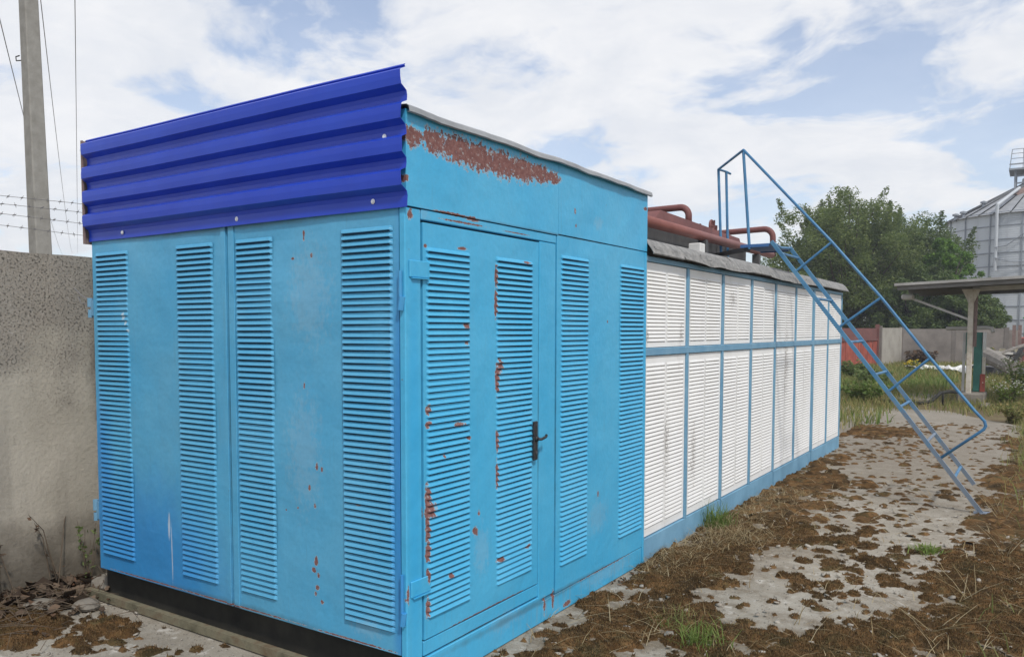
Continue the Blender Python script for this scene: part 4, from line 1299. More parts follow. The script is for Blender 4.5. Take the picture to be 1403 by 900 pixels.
obj('slack_cable', MB().tube([(sc_.x + (SR + .3) * math.cos(ang + d), sc_.y + (SR + .3) * math.sin(ang + d), z) for d, z in ((0, 7.2), (.12, 7.3), (.3, 8.1), (.5, 8.6))], .035, 6)
    .tube([(sc_.x + (SR + .3) * math.cos(ang + d), sc_.y + (SR + .3) * math.sin(ang + d), z) for d, z in ((0, 6.5), (.15, 6.2), (.4, 6.1), (.6, 6.15))], .035, 6), 'silo_rib', silo)

# canopy ----------------------------------------------------------------
can = thing('canopy', (0.94, 17.2, 0), 'open canopy with flat grey roof carried on a flaking cream post', 'canopy')


def croof(x):
    return 2.47 + 0.036 * (x + 0.4)


cr = MB()
x0, x1, y0, y1 = -0.42, 5.2, 16.4, 20.4
cr.add([(x0, y0, croof(x0)), (x1, y0, croof(x1)), (x1, y1, croof(x1)), (x0, y1, croof(x0)),
        (x0, y0, croof(x0) + .055), (x1, y0, croof(x1) + .055), (x1, y1, croof(x1) + .055), (x0, y1, croof(x0) + .055)],
       [(0, 3, 2, 1), (4, 5, 6, 7), (0, 1, 5, 4), (1, 2, 6, 5), (2, 3, 7, 6), (3, 0, 4, 7)])
obj('roof_slab', cr, 'canopy_roof', can)
cb = MB()
for y in (16.48, 18.3, 20.2):
    cb.beam((x0 + .05, y, croof(x0) - .045), (x1, y, croof(x1) - .045), .05, .085)
cb.add([(x0 + .02, 16.5, croof(x0) - .004), (x1, 16.5, croof(x1) - .004), (x1, 20.3, croof(x1) - .004), (x0 + .02, 20.3, croof(x0) - .004)], [(0, 3, 2, 1)])
obj('soffit', cb, 'canopy_under', can)
obj('beam', MB().beam((0.95, 17.3, 2.40), (5.2, 17.3, 2.53), .10, .09), 'brace', can)
obj('beam_lower', MB().beam((1.05, 17.42, 2.32), (5.2, 17.42, 2.45), .07, .06), 'grey_dark', can)
post = MB().box((0.885, 17.13, 0.0), (0.985, 17.26, 2.36), bev=.012)
pst = obj('post', post, 'cream', can)
pst.rotation_euler = (0, 0, 0)
obj('post_rear_flange', MB().box((0.99, 17.20, 1.2), (1.05, 17.30, 2.34)), 'rust_steel', can)
hd_ = MB().add([(0.885, 17.15, 2.12), (0.99, 17.15, 2.12), (1.10, 17.15, 2.40), (0.76, 17.15, 2.40), (0.885, 17.25, 2.12), (0.99, 17.25, 2.12), (1.10, 17.25, 2.40), (0.76, 17.25, 2.40)],
               [(0, 1, 2, 3), (7, 6, 5, 4), (0, 4, 5, 1), (1, 5, 6, 2), (2, 6, 7, 3), (3, 7, 4, 0)])
obj('post_head', hd_, 'cream', can)
obj('brace', MB().beam((-0.20, 17.1, 2.24), (0.90, 17.2, 1.77), .045, .045), 'brace', can)
obj('end_lamp', MB().box((-0.36, 17.0, 2.20), (-0.12, 17.2, 2.32), bev=.03), 'brace', can)

cab = thing('pump_cabinet', (1.1, 17.7, 0), 'tall teal green cabinet with rusty side behind the canopy post', 'cabinet')
obj('body', MB().box((0.99, 17.55, 0.24), (1.14, 17.9, 1.50), bev=.012), 'teal', cab)
obj('side_panel', MB().box((1.145, 17.57, 0.24), (1.20, 17.9, 0.98), bev=.008), 'cream', cab)
obj('rusty_panel', MB().box((1.12, 17.53, 0.24), (1.215, 17.56, 0.62), bev=.008), 'gate_red', cab)
obj('meter_box', MB().box((1.15, 17.50, 1.14), (1.21, 17.7, 1.50), bev=.008), 'white_sheet', cab)
obj('left_frame', MB().box((0.78, 17.62, 0.24), (0.83, 17.7, 1.50)).box((0.83, 17.64, 1.0), (0.87, 17.7, 1.05)), 'brace', cab)
obj('left_door', MB().box((0.835, 17.64, 1.05), (0.885, 17.68, 1.5)), 'teal', cab)
obj('top_pipe', MB().tube([(0.45, 17.75, 1.58), (1.22, 17.7, 1.60), (1.30, 17.68, 1.585), (1.325, 17.66, 1.50)], .042, 8), 'brace', cab)
tag(obj('plinth_block', MB().box((0.74, 17.0, 0.0), (1.24, 18.0, 0.235), bev=.025), 'block'), 'grey concrete block under the teal cabinet', 'block')
tag(obj('curb_stone', MB().box((1.20, 16.2, 0.0), (1.36, 16.9, 0.07), bev=.02), 'block'), 'low broken stone lying right of the canopy post', 'stone')

ho = MB().tube([(0.78, 16.9, 0.26), (0.62, 16.7, 0.28), (0.48, 16.5, 0.25), (0.36, 16.4, 0.10), (0.25, 16.35, 0.05), (-0.05, 16.3, 0.04), (-0.7, 16.6, 0.04)], .035, 8)
ho.tube([(0.53, 16.55, 0.0), (0.53, 16.55, 0.27)], .022, 6)
tag(obj('hose', ho, 'rubber', smooth_=True), 'bent black hose on the ground left of the canopy post', 'hose')
tag(obj('slab', MB().box((-0.5, 17.2, 0.0), (0.2, 19.0, 0.05), bev=.01), 'block'), 'flat grey slab lying in the grass beyond the black hose', 'slab')

# scrap and rubbish in the far yard
def bent_sheet(c, w, l, h, rz, mat):
    P = []
    for j in range(7):
        row = []
        for i in range(9):
            u, v = (i / 8 - .5) * w, (j / 6 - .5) * l
            z = h * (0.5 + float(fbm(np.array(u * 2 + c[0]), np.array(v * 2 + c[1]), 1.7, 3)))
            row.append((c[0] + u * math.cos(rz) - v * math.sin(rz), c[1] + u * math.sin(rz) + v * math.cos(rz), 0.02 + max(0, z)))
        P.append(row)
    o = obj('plastic_sheet', MB().grid(P), mat)
    o.modifiers.new('thickness', 'SOLIDIFY').thickness = 0.01
    return o


tag(bent_sheet((-1.25, 31.0), 1.3, 1.6, .34, .2, 'white_sheet'), 'crumpled white sheet lying in grass before the rear fence', 'sheet', 'white sheets in the grass')
tag(bent_sheet((0.02, 29.5), 0.9, .8, .45, .9, 'white_sheet'), 'small white sheet tilted in grass left of the canopy post', 'sheet', 'white sheets in the grass')
lg = MB().tube([(0.62, 29.0, 0.75), (1.0, 28.0, .62), (1.5, 26.6, .40)], [.26, .24, .20], 10)
tag(obj('log', lg, 'timber', smooth_=False), 'thick grey log on the scrap pile right of the teal cabinet', 'log')
tag(obj('plank', MB().beam((0.75, 30.5, 0.62), (1.75, 31.2, 1.05), .20, .05), 'timber'), 'long grey plank leaning up across the scrap pile', 'plank', 'planks on the scrap pile')
tag(obj('plank', MB().beam((0.62, 31.2, 0.80), (1.35, 31.6, .72), .18, .08), 'brace'), 'short pale plank lying behind the log', 'plank', 'planks on the scrap pile')
tag(obj('scrap_slab', MB().box((0.6, 28.4, 0.0), (1.75, 30.2, .34), bev=.04), 'grey_dark'), 'dark slab under the grey log', 'slab')
sp_ = thing('scrap_heap', (1.3, 34, 0), 'heap of dark scrap metal pieces in front of the silo', 'scrap')
for k in range(15):
    a, b = Vector((random.uniform(.75, 1.7), random.uniform(32.5, 36), random.uniform(.08, .75))), None
    b = a + Vector((random.uniform(-.5, .5), random.uniform(-.5, .5), random.uniform(-.2, .5)))
    obj('scrap_piece', MB().beam(a, b, random.uniform(.08, .3), random.uniform(.05, .14)), random.choice(['grey_dark', 'timber', 'grey_dark', 'rail', 'bark']), sp_)
for x in (1.22, 1.42):
    obj('scrap_post', MB().box((x, 37.0, 0), (x + .12, 37.2, 1.75)), 'rust_steel', sp_)
rc = thing('red_container', (2.6, 41, 0), 'red metal container at right edge beyond the scrap heap', 'container')
rb = MB().box((1.42, 40.2, 0.1), (4.2, 43, 1.22), bev=.03)
obj('body', rb, 'gate_red', rc)
for x in (1.5, 1.9, 2.3, 2.7, 3.1):
    obj('rib', MB().box((x, 40.14, .15), (x + .1, 40.2, 1.18)), 'gate_dull', rc)
gtk = thing('green_tank', (2.7, 44.5, 0), 'bright green metal box standing behind the red container', 'box')
obj('body', MB().box((1.52, 43.6, 0.1), (3.4, 45.4, 2.1), bev=.08), 'green_bright', gtk)
obj('lid', MB().box((1.46, 43.54, 2.1), (3.46, 45.46, 2.16), bev=.02), 'green_bright', gtk)

# ------------------------------------------------------------------ trees
def leaf_cloud(centers, radii, n_per, size, rng, squash=0.8):
    C_, Q = [], []
    for c, r, n_ in zip(centers, radii, n_per):
        p = rng.normal(size=(n_, 3))
        p /= np.linalg.norm(p, axis=1)[:, None]
        p *= (rng.random(n_) ** 0.45)[:, None] * r
        p[:, 2] *= squash
        C_.append(p + c)
    P = np.concatenate(C_)
    n_ = len(P)
    a = rng.normal(size=(n_, 3))
    a[:, 2] *= 0.6
    a /= np.linalg.norm(a, axis=1)[:, None]
    b = np.cross(a, rng.normal(size=(n_, 3)))
    b /= np.linalg.norm(b, axis=1)[:, None]
    s = size * rng.uniform(0.6, 1.3, n_)[:, None]
    v = np.stack([P - a * s, P + b * s * .42 + a * s * .1, P + a * s, P - b * s * .42 + a * s * .1], 1).reshape(-1, 3)
    f = np.arange(n_ * 4).reshape(-1, 4)
    return v, f


def np_obj(name, v, f, mat, parent=None, origin=(0, 0, 0)):
    v = v - np.array(origin)
    me = bpy.data.meshes.new(name)
    nf, k = f.shape
    me.vertices.add(len(v))
    me.vertices.foreach_set('co', v.astype(np.float32).ravel())
    me.loops.add(nf * k)
    me.loops.foreach_set('vertex_index', f.astype(np.int32).ravel())
    me.polygons.add(nf)
    me.polygons.foreach_set('loop_start', (np.arange(nf) * k).astype(np.int32))
    me.polygons.foreach_set('loop_total', np.full(nf, k, np.int32))
    me.materials.append(M[mat])
    me.update(calc_edges=True)
    me.validate()
    o = bpy.data.objects.new(name, me)
    link(o, parent, origin)
    return o


def tree(base, height, spread, crown0, label, mat, leaf, n_clump, per, seed, shoots=0.0, group='trees behind the fence'):
    rng = np.random.default_rng(seed)
    base = np.array([base[0], base[1], 0.0])
    tr = thing('broadleaf_tree', tuple(base), label, 'tree', group)
    mb = MB()
    top = base + np.array([rng.normal() * .3, rng.normal() * .3, height * .8])
    pts = [base + (top - base) * t_ + np.array([rng.normal() * .12, rng.normal() * .12, 0]) * (t_ > 0) for t_ in np.linspace(0, 1, 7)]
    mb.tube([tuple(p) for p in pts], list(np.linspace(.035 * height, .008 * height, 7)), 8)
    cs, rs, ns = [], [], []
    for i in range(n_clump):
        u = rng.normal(size=3)
        u /= np.linalg.norm(u)
        k = rng.random() ** 0.33 * (0.78 + .3 * rng.random())
        cz = crown0 + (height - crown0) * .5
        c = base + np.array([u[0] * spread * k, u[1] * spread * k, cz + u[2] * (height - crown0) * .5 * k])
        wz = (c[2] - crown0) / (height - crown0)
        r = spread * rng.uniform(.10, .22)
        cs.append(c)
        rs.append(r)
        ns.append(int(per * (r / (spread * .16)) ** 2))
        if i % 5 == 0:
            t_ = min(.95, max(.15, (c[2] - .25 * height) / (height * .8) * .8))
            st = base + (top - base) * t_
            md = (st + c) / 2 + np.array([0, 0, -.05 * height])
            mb.tube([tuple(st), tuple(md), tuple(c)], [.010 * height, .006 * height, .002 * height], 5)
        if shoots and wz > .55 and rng.random() < shoots:
            d = np.array([u[0] * .5 + rng.normal() * .2, u[1] * .4, 1.0])
            d /= np.linalg.norm(d)
            Ls = rng.uniform(.6, 1.2) * spread * .3
            for q in np.linspace(.2, 1, 9):
                cs.append(c + d * Ls * q)
                rs.append(r * (.55 - .38 * q))
                ns.append(int(per * (.13 - .06 * q)))
    obj('trunk', mb, 'bark', tr)
    v, f = leaf_cloud(cs, rs, ns, leaf, rng)
    o = np_obj('crown', v, f, mat, tr, tuple(base))
    o['kind'] = 'stuff'
    return tr


tree((-7.0, 45.7), 8.9, 4.1, 0.2, 'large green tree with upright shoots rising behind the far end of the white shed', 'leaf', .075, 360, 300, 3, .30)
tree((-4.5, 51.0), 8.2, 3.7, 0.2, 'dark green tree between the large tree and the bright one, behind the fence', 'leaf_dark', .080, 300, 260, 4, .30)
tree((-1.95, 46.5), 6.6, 1.6, 0.8, 'bright green leafy tree next to the silo', 'leaf_bright', .08, 150, 200, 5, .15)
tree((-9.2, 41.5), 5.9, 1.7, 1.0, 'loose pale tree rising over the roof pipes of the shed', 'leaf', .075, 60, 110, 6, .5)
tree((-3.2, 44.8), 5.2, 2.3, 0.1, 'low dark tree hanging over the rear fence under the canopy edge', 'leaf_dark', .075, 170, 200, 8, .1)
tree((-0.9, 44.2), 4.0, 1.8, 0.1, 'low dark bush seen under the canopy roof behind the fence', 'leaf_dark', .075, 150, 190, 9, .0)

# ------------------------------------------------------------------ moss
def dens(x, y):
    """how closely the moss cushions stand, 0..1"""
    d = np.full_like(x, 0.05)

    def blob(cx, cy, rx, ry, a, rot=0.0):
        nonlocal d
        c, s = math.cos(rot), math.sin(rot)
        u, v = (x - cx) * c + (y - cy) * s, -(x - cx) * s + (y - cy) * c
        d = np.maximum(d, a * np.clip(1.6 - 1.6 * np.sqrt((u / rx) ** 2 + (v / ry) ** 2), 0, 1))
    blob(.38, 1.3, .48, 1.0, .85)
    blob(.75, 1.40, .55, .45, .95)
    blob(.32, 2.6, .42, 1.0, 1.0)
    blob(.36, 4.2, .62, 1.5, 1.0)
    blob(.85, 4.0, .35, .7, .6)
    blob(.25, 5.8, .50, 1.3, .9)
    blob(.12, 7.5, .35, 1.2, .6)
    blob(2.0, 3.2, .55, 1.6, 1.0)
    blob(2.0, 5.2, .45, 1.8, 1.0)
    blob(1.95, 7.6, .35, 2.0, .8)
    blob(1.80, 2.0, .70, .7, 1.0)
    blob(1.35, 1.55, .35, .35, .8)
    blob(1.25, 3.0, .55, 1.6, .40)
    blob(.9, 4.6, .6, 1.2, .40)
    blob(1.1, 6.2, .8, 1.4, .30)
    blob(-.05, 11.0, 1.0, 1.1, .95)
    blob(.6, 8.8, 1.0, 1.6, .22)
    blob(.6, 12.0, .9, 1.2, .16)
    blob(2.0, 10.5, .5, 1.5, .5)
    blob(-2.75, -.3, .45, .8, 1.0)
    blob(-2.40, -.55, .65, .60, 1.0)
    blob(-1.9, -.25, .35, .22, .55)
    blob(-1.7, -.35, .8, .35, .30)
    blob(-2.3, -1.1, .6, .5, .8)
    blob(2.4, 1.5, .7, 1.5, .8)
    return d


def moss_patch(x0, x1, y0, y1, step, seed, n_try, r0, r1, n_dot):
    rng = np.random.default_rng(seed)
    nx, ny = int((x1 - x0) / step) + 1, int((y1 - y0) / step) + 1
    X, Y = np.meshgrid(np.linspace(x0, x1, nx), np.linspace(y0, y1, ny))
    wx = X + 0.050 * fbm(X, Y, 16.0, 3) + 0.026 * fbm(X, Y, 60.0, 2)
    wy = Y + 0.050 * fbm(X + 5, Y + 9, 16.0, 3) + 0.026 * fbm(X + 5, Y + 3, 60.0, 2)
    H = np.full(X.shape, -1.0)
    px, py = rng.uniform(x0, x1, n_try), rng.uniform(y0, y1, n_try)
    hole = np.clip(.93 + 1.7 * fbm(px, py, 3.0, 2) + 1.3 * fbm(px + 3, py + 8, 9.0, 2), .0, 1.25)
    dd = np.clip(dens(px, py) * hole, 0, 1)
    keep = rng.random(n_try) < dd ** 1.5
    px, py, dd = px[keep], py[keep], dd[keep]
    rad = (r0 + (r1 - r0) * rng.random(len(px)) ** 2.2) * (0.75 + .5 * dd)
    # specks between the cushions
    qx, qy = rng.uniform(x0, x1, n_dot), rng.uniform(y0, y1, n_dot)
    kk = rng.random(n_dot) < .12 + .5 * dens(qx, qy) + .35 * np.clip(fbm(qx, qy, 1.7, 3) * 3, 0, 1)
    px, py = np.concatenate([px, qx[kk]]), np.concatenate([py, qy[kk]])
    rad = np.concatenate([rad, rng.uniform(.35, 1.5, kk.sum()) * r0])
    hm = rad * rng.uniform(.18, .38, len(px)) + .004
    st = rng.uniform(.7, 1.5, len(px))
    for a, b, r, h, e in zip(px, py, rad, hm, st):
        R2 = r * 1.5 + .06
        i0, i1 = max(0, int((a - R2 - x0) / step)), min(nx, int((a + R2 - x0) / step) + 2)
        j0, j1 = max(0, int((b - R2 - y0) / step)), min(ny, int((b + R2 - y0) / step) + 2)
        if i1 <= i0 or j1 <= j0:
            continue
        q = ((wx[j0:j1, i0:i1] - a) ** 2 * e + ((wy[j0:j1, i0:i1] - b)) ** 2 / e) / r ** 2
        hh = h * (1 - q ** 1.5)
        np.maximum(H[j0:j1, i0:i1], hh, out=H[j0:j1, i0:i1])
    H = H + (H > -.5) * (0.016 * fbm(X, Y, 36.0, 3) + .013 * fbm(X, Y, 95.0, 2))
    Z = np.clip(H, -.004, None)
    ok = H > -0.003
    idx = np.arange(nx * ny).reshape(ny, nx)
    fm = ok[:-1, :-1] | ok[1:, :-1] | ok[:-1, 1:] | ok[1:, 1:]
    f = np.stack([idx[:-1, :-1], idx[:-1, 1:], idx[1:, 1:], idx[1:, :-1]], -1)[fm]
    v = np.stack([X, Y, Z], -1).reshape(-1, 3)
    used = np.unique(f)
    re = np.full(nx * ny, -1)
    re[used] = np.arange(len(used))
    return v[used], re[f], v[used][v[used][:, 2] > .007]


parts_v, parts_f, tops = [], [], []
off = 0
for a in ((-.02, 2.8, -.2, 4.2, .0085, 1, 6200, .020, .085, 1500), (-.25, 2.6, 4.2, 13.0, .020, 2, 6500, .026, .095, 4200), (-3.0, -.35, -1.6, .12, .010, 3, 3800, .020, .085, 260)):
    v, f, tp = moss_patch(*a)
    parts_v.append(v)
    parts_f.append(f + off)
    tops.append(tp)
    off += len(v)
mo = np_obj('moss', np.concatenate(parts_v), np.concatenate(parts_f), 'moss')
mo.data.polygons.foreach_set('use_smooth', [True] * len(mo.data.polygons))
if mo.data.polygons[0].normal.z < 0:
    mo.data.flip_normals()
tag(mo, 'brown moss cushions spreading over the concrete apron', 'moss', kind='stuff')


def blades(P, h, w, lean, rng, curl=0.5):
    n_ = len(P)
    a = rng.uniform(0, 2 * math.pi, n_)
    d = np.stack([np.cos(a), np.sin(a), np.zeros(n_)], 1)
    s = np.stack([-np.sin(a), np.cos(a), np.zeros(n_)], 1)
    h = np.broadcast_to(h, (n_,)) * rng.uniform(.55, 1.25, n_)
    w = np.broadcast_to(w, (n_,)) * rng.uniform(.7, 1.3, n_)
    l = np.broadcast_to(lean, (n_,)) * rng.uniform(.2, 1.5, n_)
    upv = np.array([0, 0, 1.0])
    p1 = P + upv * (h * .55)[:, None] + d * (h * l * .35)[:, None]
    p2 = P + upv * (h * (1 - .25 * np.minimum(l, 2) * curl))[:, None] + d * (h * l)[:, None]
    W2 = (s * w[:, None]) * .5
    v = np.stack([P - W2, P + W2, p1 + W2 * .75, p1 - W2 * .75, p2 + W2 * .12, p2 - W2 * .12], 1).reshape(-1, 3)
    b = np.arange(n_)[:, None] * 6
    f = np.concatenate([b + np.array([0, 1, 2, 3]), b + np.array([3, 2, 4, 5])])
    return v, f


def blade_obj(name, P, h, w, lean, mat, seed, parent=None, origin=(0, 0, 0)):
    v, f = blades(np.asarray(P, float), h, w, lean, np.random.default_rng(seed))
    return np_obj(name, v, f, mat, parent, origin)


tp = np.concatenate([tops[0], tops[2]])
tp = tp[RNG.integers(0, len(tp), 190000)] + RNG.normal(size=(190000, 3)) * np.array([.004, .004, 0])
an = RNG.uniform(0, 6.283, len(tp))
dv = np.stack([np.cos(an), np.sin(an), np.zeros(len(tp))], 1)
sv_ = np.stack([-np.sin(an), np.cos(an), np.zeros(len(tp))], 1)
hh_ = RNG.uniform(.004, .013, len(tp))[:, None]
ww_ = RNG.uniform(.0012, .0030, len(tp))[:, None]
tv = np.stack([tp - sv_ * ww_ - [0, 0, .003], tp + sv_ * ww_ - [0, 0, .003], tp + dv * hh_ * .9 + np.array([0, 0, 1.0]) * hh_], 1).reshape(-1, 3)
o = np_obj('moss_strands', tv, np.arange(len(tp) * 3).reshape(-1, 3), 'moss_fuzz')
tag(o, 'fine brown strands standing on the moss', 'moss', kind='stuff')

# straw and grit lying on the near ground
rng = np.random.default_rng(5)
n_ = 3000
P = np.stack([rng.uniform(0.0, 2.7, n_), rng.uniform(.0, 9, n_), np.full(n_, .012)], 1)
P = P[rng.random(n_) < dens(P[:, 0], P[:, 1]) + .04]
v, f = blades(P, .05, .004, 4.0, rng, .45)
tag(np_obj('straw', v, f, 'straw'), 'scattered bits of dry straw on the moss', 'straw', kind='stuff')
n_ = 5200
P = np.stack([rng.uniform(0.0, 2.6, n_), rng.uniform(-.2, 5.5, n_), np.full(n_, .001)], 1)
P2 = np.stack([rng.uniform(-3, -.3, 2600), rng.uniform(-1.2, .0, 2600), np.full(2600, .001)], 1)
P = np.concatenate([P, P2])
s = rng.uniform(.002, .008, len(P))[:, None]
tet = np.array([[1, 0, 0], [-.5, .87, 0], [-.5, -.87, 0], [0, 0, .9]])
rot = rng.uniform(0, 6.28, len(P))
ca, sa = np.cos(rot), np.sin(rot)
v = np.stack([np.stack([P[:, 0] + s[:, 0] * (t_[0] * ca - t_[1] * sa), P[:, 1] + s[:, 0] * (t_[0] * sa + t_[1] * ca), P[:, 2] + s[:, 0] * t_[2]], 1) for t_ in tet], 1).reshape(-1, 3)
b = np.arange(len(P))[:, None] * 4
f = np.concatenate([b + np.array(q) for q in ((0, 1, 3), (1, 2, 3), (2, 0, 3))])
tag(np_obj('grit', v, f, 'block'), 'loose grit and crumbs on the concrete apron', 'gravel', kind='stuff')
# pale flakes of broken concrete lying between and on the moss
rg2 = np.random.default_rng(17)
P = np.concatenate([np.stack([rg2.uniform(0.03, 2.6, 2600), rg2.uniform(.2, 6.5, 2600), rg2.uniform(.004, .020, 2600)], 1),
                    np.stack([rg2.uniform(-3, -.4, 700), rg2.uniform(-1.2, .0, 700), rg2.uniform(.002, .014, 700)], 1)])
P = P[rg2.random(len(P)) < .25 + .6 * dens(P[:, 0], P[:, 1])]
k_ = 6
s = (.003 + .020 * rg2.random(len(P)) ** 3.0)
aa = rg2.uniform(0, 6.283, len(P))[:, None] + np.linspace(0, 2 * np.pi, k_, endpoint=False)[None] + rg2.normal(size=(len(P), k_)) * .25
rr_ = s[:, None] * rg2.uniform(.5, 1.2, (len(P), k_))
tl = rg2.normal(size=(len(P), 2)) * .25
X_, Y_ = rr_ * np.cos(aa), rr_ * np.sin(aa)
Z_ = X_ * tl[:, :1] + Y_ * tl[:, 1:]
topv = np.stack([P[:, :1] + X_, P[:, 1:2] + Y_, P[:, 2:] + Z_], -1)
botv = topv * 1.0
botv[..., 2] -= (s * .45)[:, None]
v = np.concatenate([topv, botv], 1).reshape(-1, 3)
b = np.arange(len(P))[:, None] * (2 * k_)
f = np.concatenate([b + np.array([i, (i + k_), (i + 1) % k_ + k_, (i + 1) % k_]) for i in range(k_)] + [b + np.array([0, 1, 2, 3]), b + np.array([0, 3, 4, 5])])
tag(np_obj('concrete_flakes', v, f, 'pale_flake'), 'small pale flakes of broken concrete scattered over the moss', 'gravel', kind='stuff')

# ------------------------------------------------------------------ grass and weeds
def scatter(n_, x0, x1, y0, y1, fn, rng):
    P = np.stack([rng.uniform(x0, x1, n_), rng.uniform(y0, y1, n_), np.zeros(n_)], 1)
    return P[rng.random(n_) < fn(P[:, 0], P[:, 1])]


def far_d(x, y):
    d = np.clip((y - 14.2) / 2.0, 0, 1) * np.clip(.75 + 1.6 * fbm(x, y, .55, 3), .05, 1)
    d = np.where((x < -.1) & (y > 10.5), np.maximum(d, .8 * np.clip((y - 10.5), 0, 1)), d)
    track = np.exp(-((x - .3 - .02 * (y - 20)) / .45) ** 2)
    return d * (1 - .65 * track)


P = scatter(34000, -5.5, 3.2, 10, 26, far_d, rng)
tag(blade_obj('far_grass', P, .17, .013, .7, 'grass_dry', 31), 'half dry grass over the far part of the yard', 'grass', kind='stuff')
P = scatter(26000, -6.5, 3.5, 25, 44, far_d, rng)
tag(blade_obj('far_grass', P, .24, .025, .6, 'grass_dry', 32), 'half dry grass in front of the rear fence', 'grass', kind='stuff')
P = scatter(14000, -4.5, 0.2, 12.0, 34, lambda x, y: np.clip(.25 + 3.0 * fbm(x + 40, y, .6, 3), 0, 1), rng)
tag(blade_obj('green_grass', P, .26, .022, .6, 'grass', 33), 'green grass patches beyond the white shed', 'grass', kind='stuff')


def verge(x, y):
    return np.clip((x - 1.82 - .12 * fbm(x, y, 1.5, 3) * 3) / .3, 0, 1) * np.clip(.55 + 1.7 * fbm(x, y, .9, 3), .1, 1) * np.clip((y - 5.0) / 4, .04, 1)


P = scatter(26000, 1.6, 3.6, 1.0, 20, verge, rng)
tag(blade_obj('verge_grass', P, .16, .007, .8, 'grass_dry', 34), 'dry grass along the right edge of the apron', 'grass', kind='stuff')
P = scatter(5000, 1.7, 3.2, 5.5, 12, lambda x, y: verge(x, y) * np.clip(-.1 + 3 * fbm(x, y + 30, .9, 2), 0, 1), rng)
tag(blade_obj('verge_grass', P, .15, .007, .7, 'grass_bright', 35), 'fresh green grass on the right verge', 'grass', kind='stuff')


def tuft(name, c, n_, r, h, w, lean, mat, label, cat, seed, group=None):
    rg = np.random.default_rng(seed)
    P = np.stack([c[0] + rg.normal(size=n_) * r, c[1] + rg.normal(size=n_) * r, np.full(n_, .0)], 1)
    o = blade_obj(name, P, h, w, lean, mat, seed, None, (c[0], c[1], 0))
    return tag(o, label, cat, group)


GT = 'grass tufts on the apron'
tuft('grass_tuft', (0.10, 3.66), 150, .065, .19, .006, .75, 'grass', 'dark green grass tuft growing against the plinth of the white shed', 'grass tuft', 41, GT)
tuft('grass_tuft', (0.80, 1.30), 170, .07, .10, .0045, 1.0, 'grass_bright', 'bright green grass tuft at the bottom edge of the picture', 'grass tuft', 42, GT)
tuft('grass_tuft', (0.60, 1.52), 60, .045, .075, .004, .9, 'grass_dry', 'thin half dry grass tuft beside the brighter tuft at the bottom', 'grass tuft', 43, GT)
tuft('grass_tuft', (0.53, 1.42), 40, .03, .06, .004, .9, 'grass', 'smallest green grass tuft, close to the booth skirting', 'grass tuft', 47, GT)
tuft('dead_grass_tuft', (0.33, 3.35), 260, .13, .10, .003, 2.6, 'straw', 'flattened dead grass in front of the dark green tuft', 'dead grass', 44)
tuft('dead_grass_tuft', (0.12, 2.75), 120, .06, .05, .004, 2.0, 'straw', 'small dead grass clump near the corner of booth and shed', 'dead grass', 45)
tuft('low_weed', (1.53, 3.80), 130, .05, .05, .010, 1.3, 'grass_bright', 'small bright green weed on bare concrete near the ladder foot', 'weed', 46)


# loose litter of dead leaves, moss crumbs and straw along the plinth
rg_ = np.random.default_rng(99)
n_ = 900
P = np.stack([.02 + np.abs(rg_.normal(size=n_)) * .16, rg_.uniform(1.9, 6.5, n_), np.full(n_, .006)], 1)
v, f = leaf_cloud(P, [.012] * n_, [2] * n_, .016, rg_, .5)
v[:, 2] = np.maximum(v[:, 2], .002)
tag(np_obj('litter', v, f, 'dead_leaf'), 'dead leaves and crumbs gathered along the plinth of the white shed', 'litter', kind='stuff')
n_ = 1500
P = np.stack([.03 + np.abs(rg_.normal(size=n_)) * .22, rg_.uniform(2.2, 5.5, n_), np.full(n_, .012)], 1)
v, f = blades(P, .045, .003, 3.5, rg_, .45)
tag(np_obj('straw', v, f, 'straw'), 'dry straw gathered along the plinth of the white shed', 'straw', kind='stuff')


def stalk_plant(name, c, h, n_stem, spread, mat_leaf, leaf_n, leaf_s, label, cat, seed, flower=None, fl_n=0, fl_s=.03, stem_r=.004, group=None, bend=0.3):
    rg = np.random.default_rng(seed)
    t = thing(name, (c[0], c[1], 0), label, cat, group)
    mb = MB()
    L, Fl = [], []
    for k in range(n_stem):
        a = rg.uniform(0, 6.28)
        hh = h * rg.uniform(.6, 1.05)
        tip = np.array([c[0] + math.cos(a) * spread * rg.uniform(.3, 1), c[1] + math.sin(a) * spread * rg.uniform(.3, 1), hh])
        b = np.array([c[0] + rg.normal() * spread * .15, c[1] + rg.normal() * spread * .15, -.005])
        m1 = b * .5 + tip * .5 + np.array([0, 0, bend * hh * .3])
        mb.tube([tuple(b), tuple(m1), tuple(tip)], [stem_r, stem_r * .75, stem_r * .4], 5)
        for q in rg.random(leaf_n):
            p = (b * (1 - q) ** 2 + 2 * m1 * q * (1 - q) + tip * q * q)
            L.append(p + rg.normal(size=3) * leaf_s * .5)
        for _ in range(fl_n):
            Fl.append(tip + rg.normal(size=3) * spread * .12)
    obj('stem', mb, 'stem', t)
    if L:
        v, f = leaf_cloud(L, [leaf_s * .6] * len(L), [2] * len(L), leaf_s, rg)
        np_obj('foliage', v, f, mat_leaf, t, (c[0], c[1], 0))
    if Fl:
        v, f = leaf_cloud(Fl, [fl_s] * len(Fl), [7] * len(Fl), fl_s * .8, rg, .5)
        np_obj('flower', v, f, flower, t, (c[0], c[1], 0))
    return t


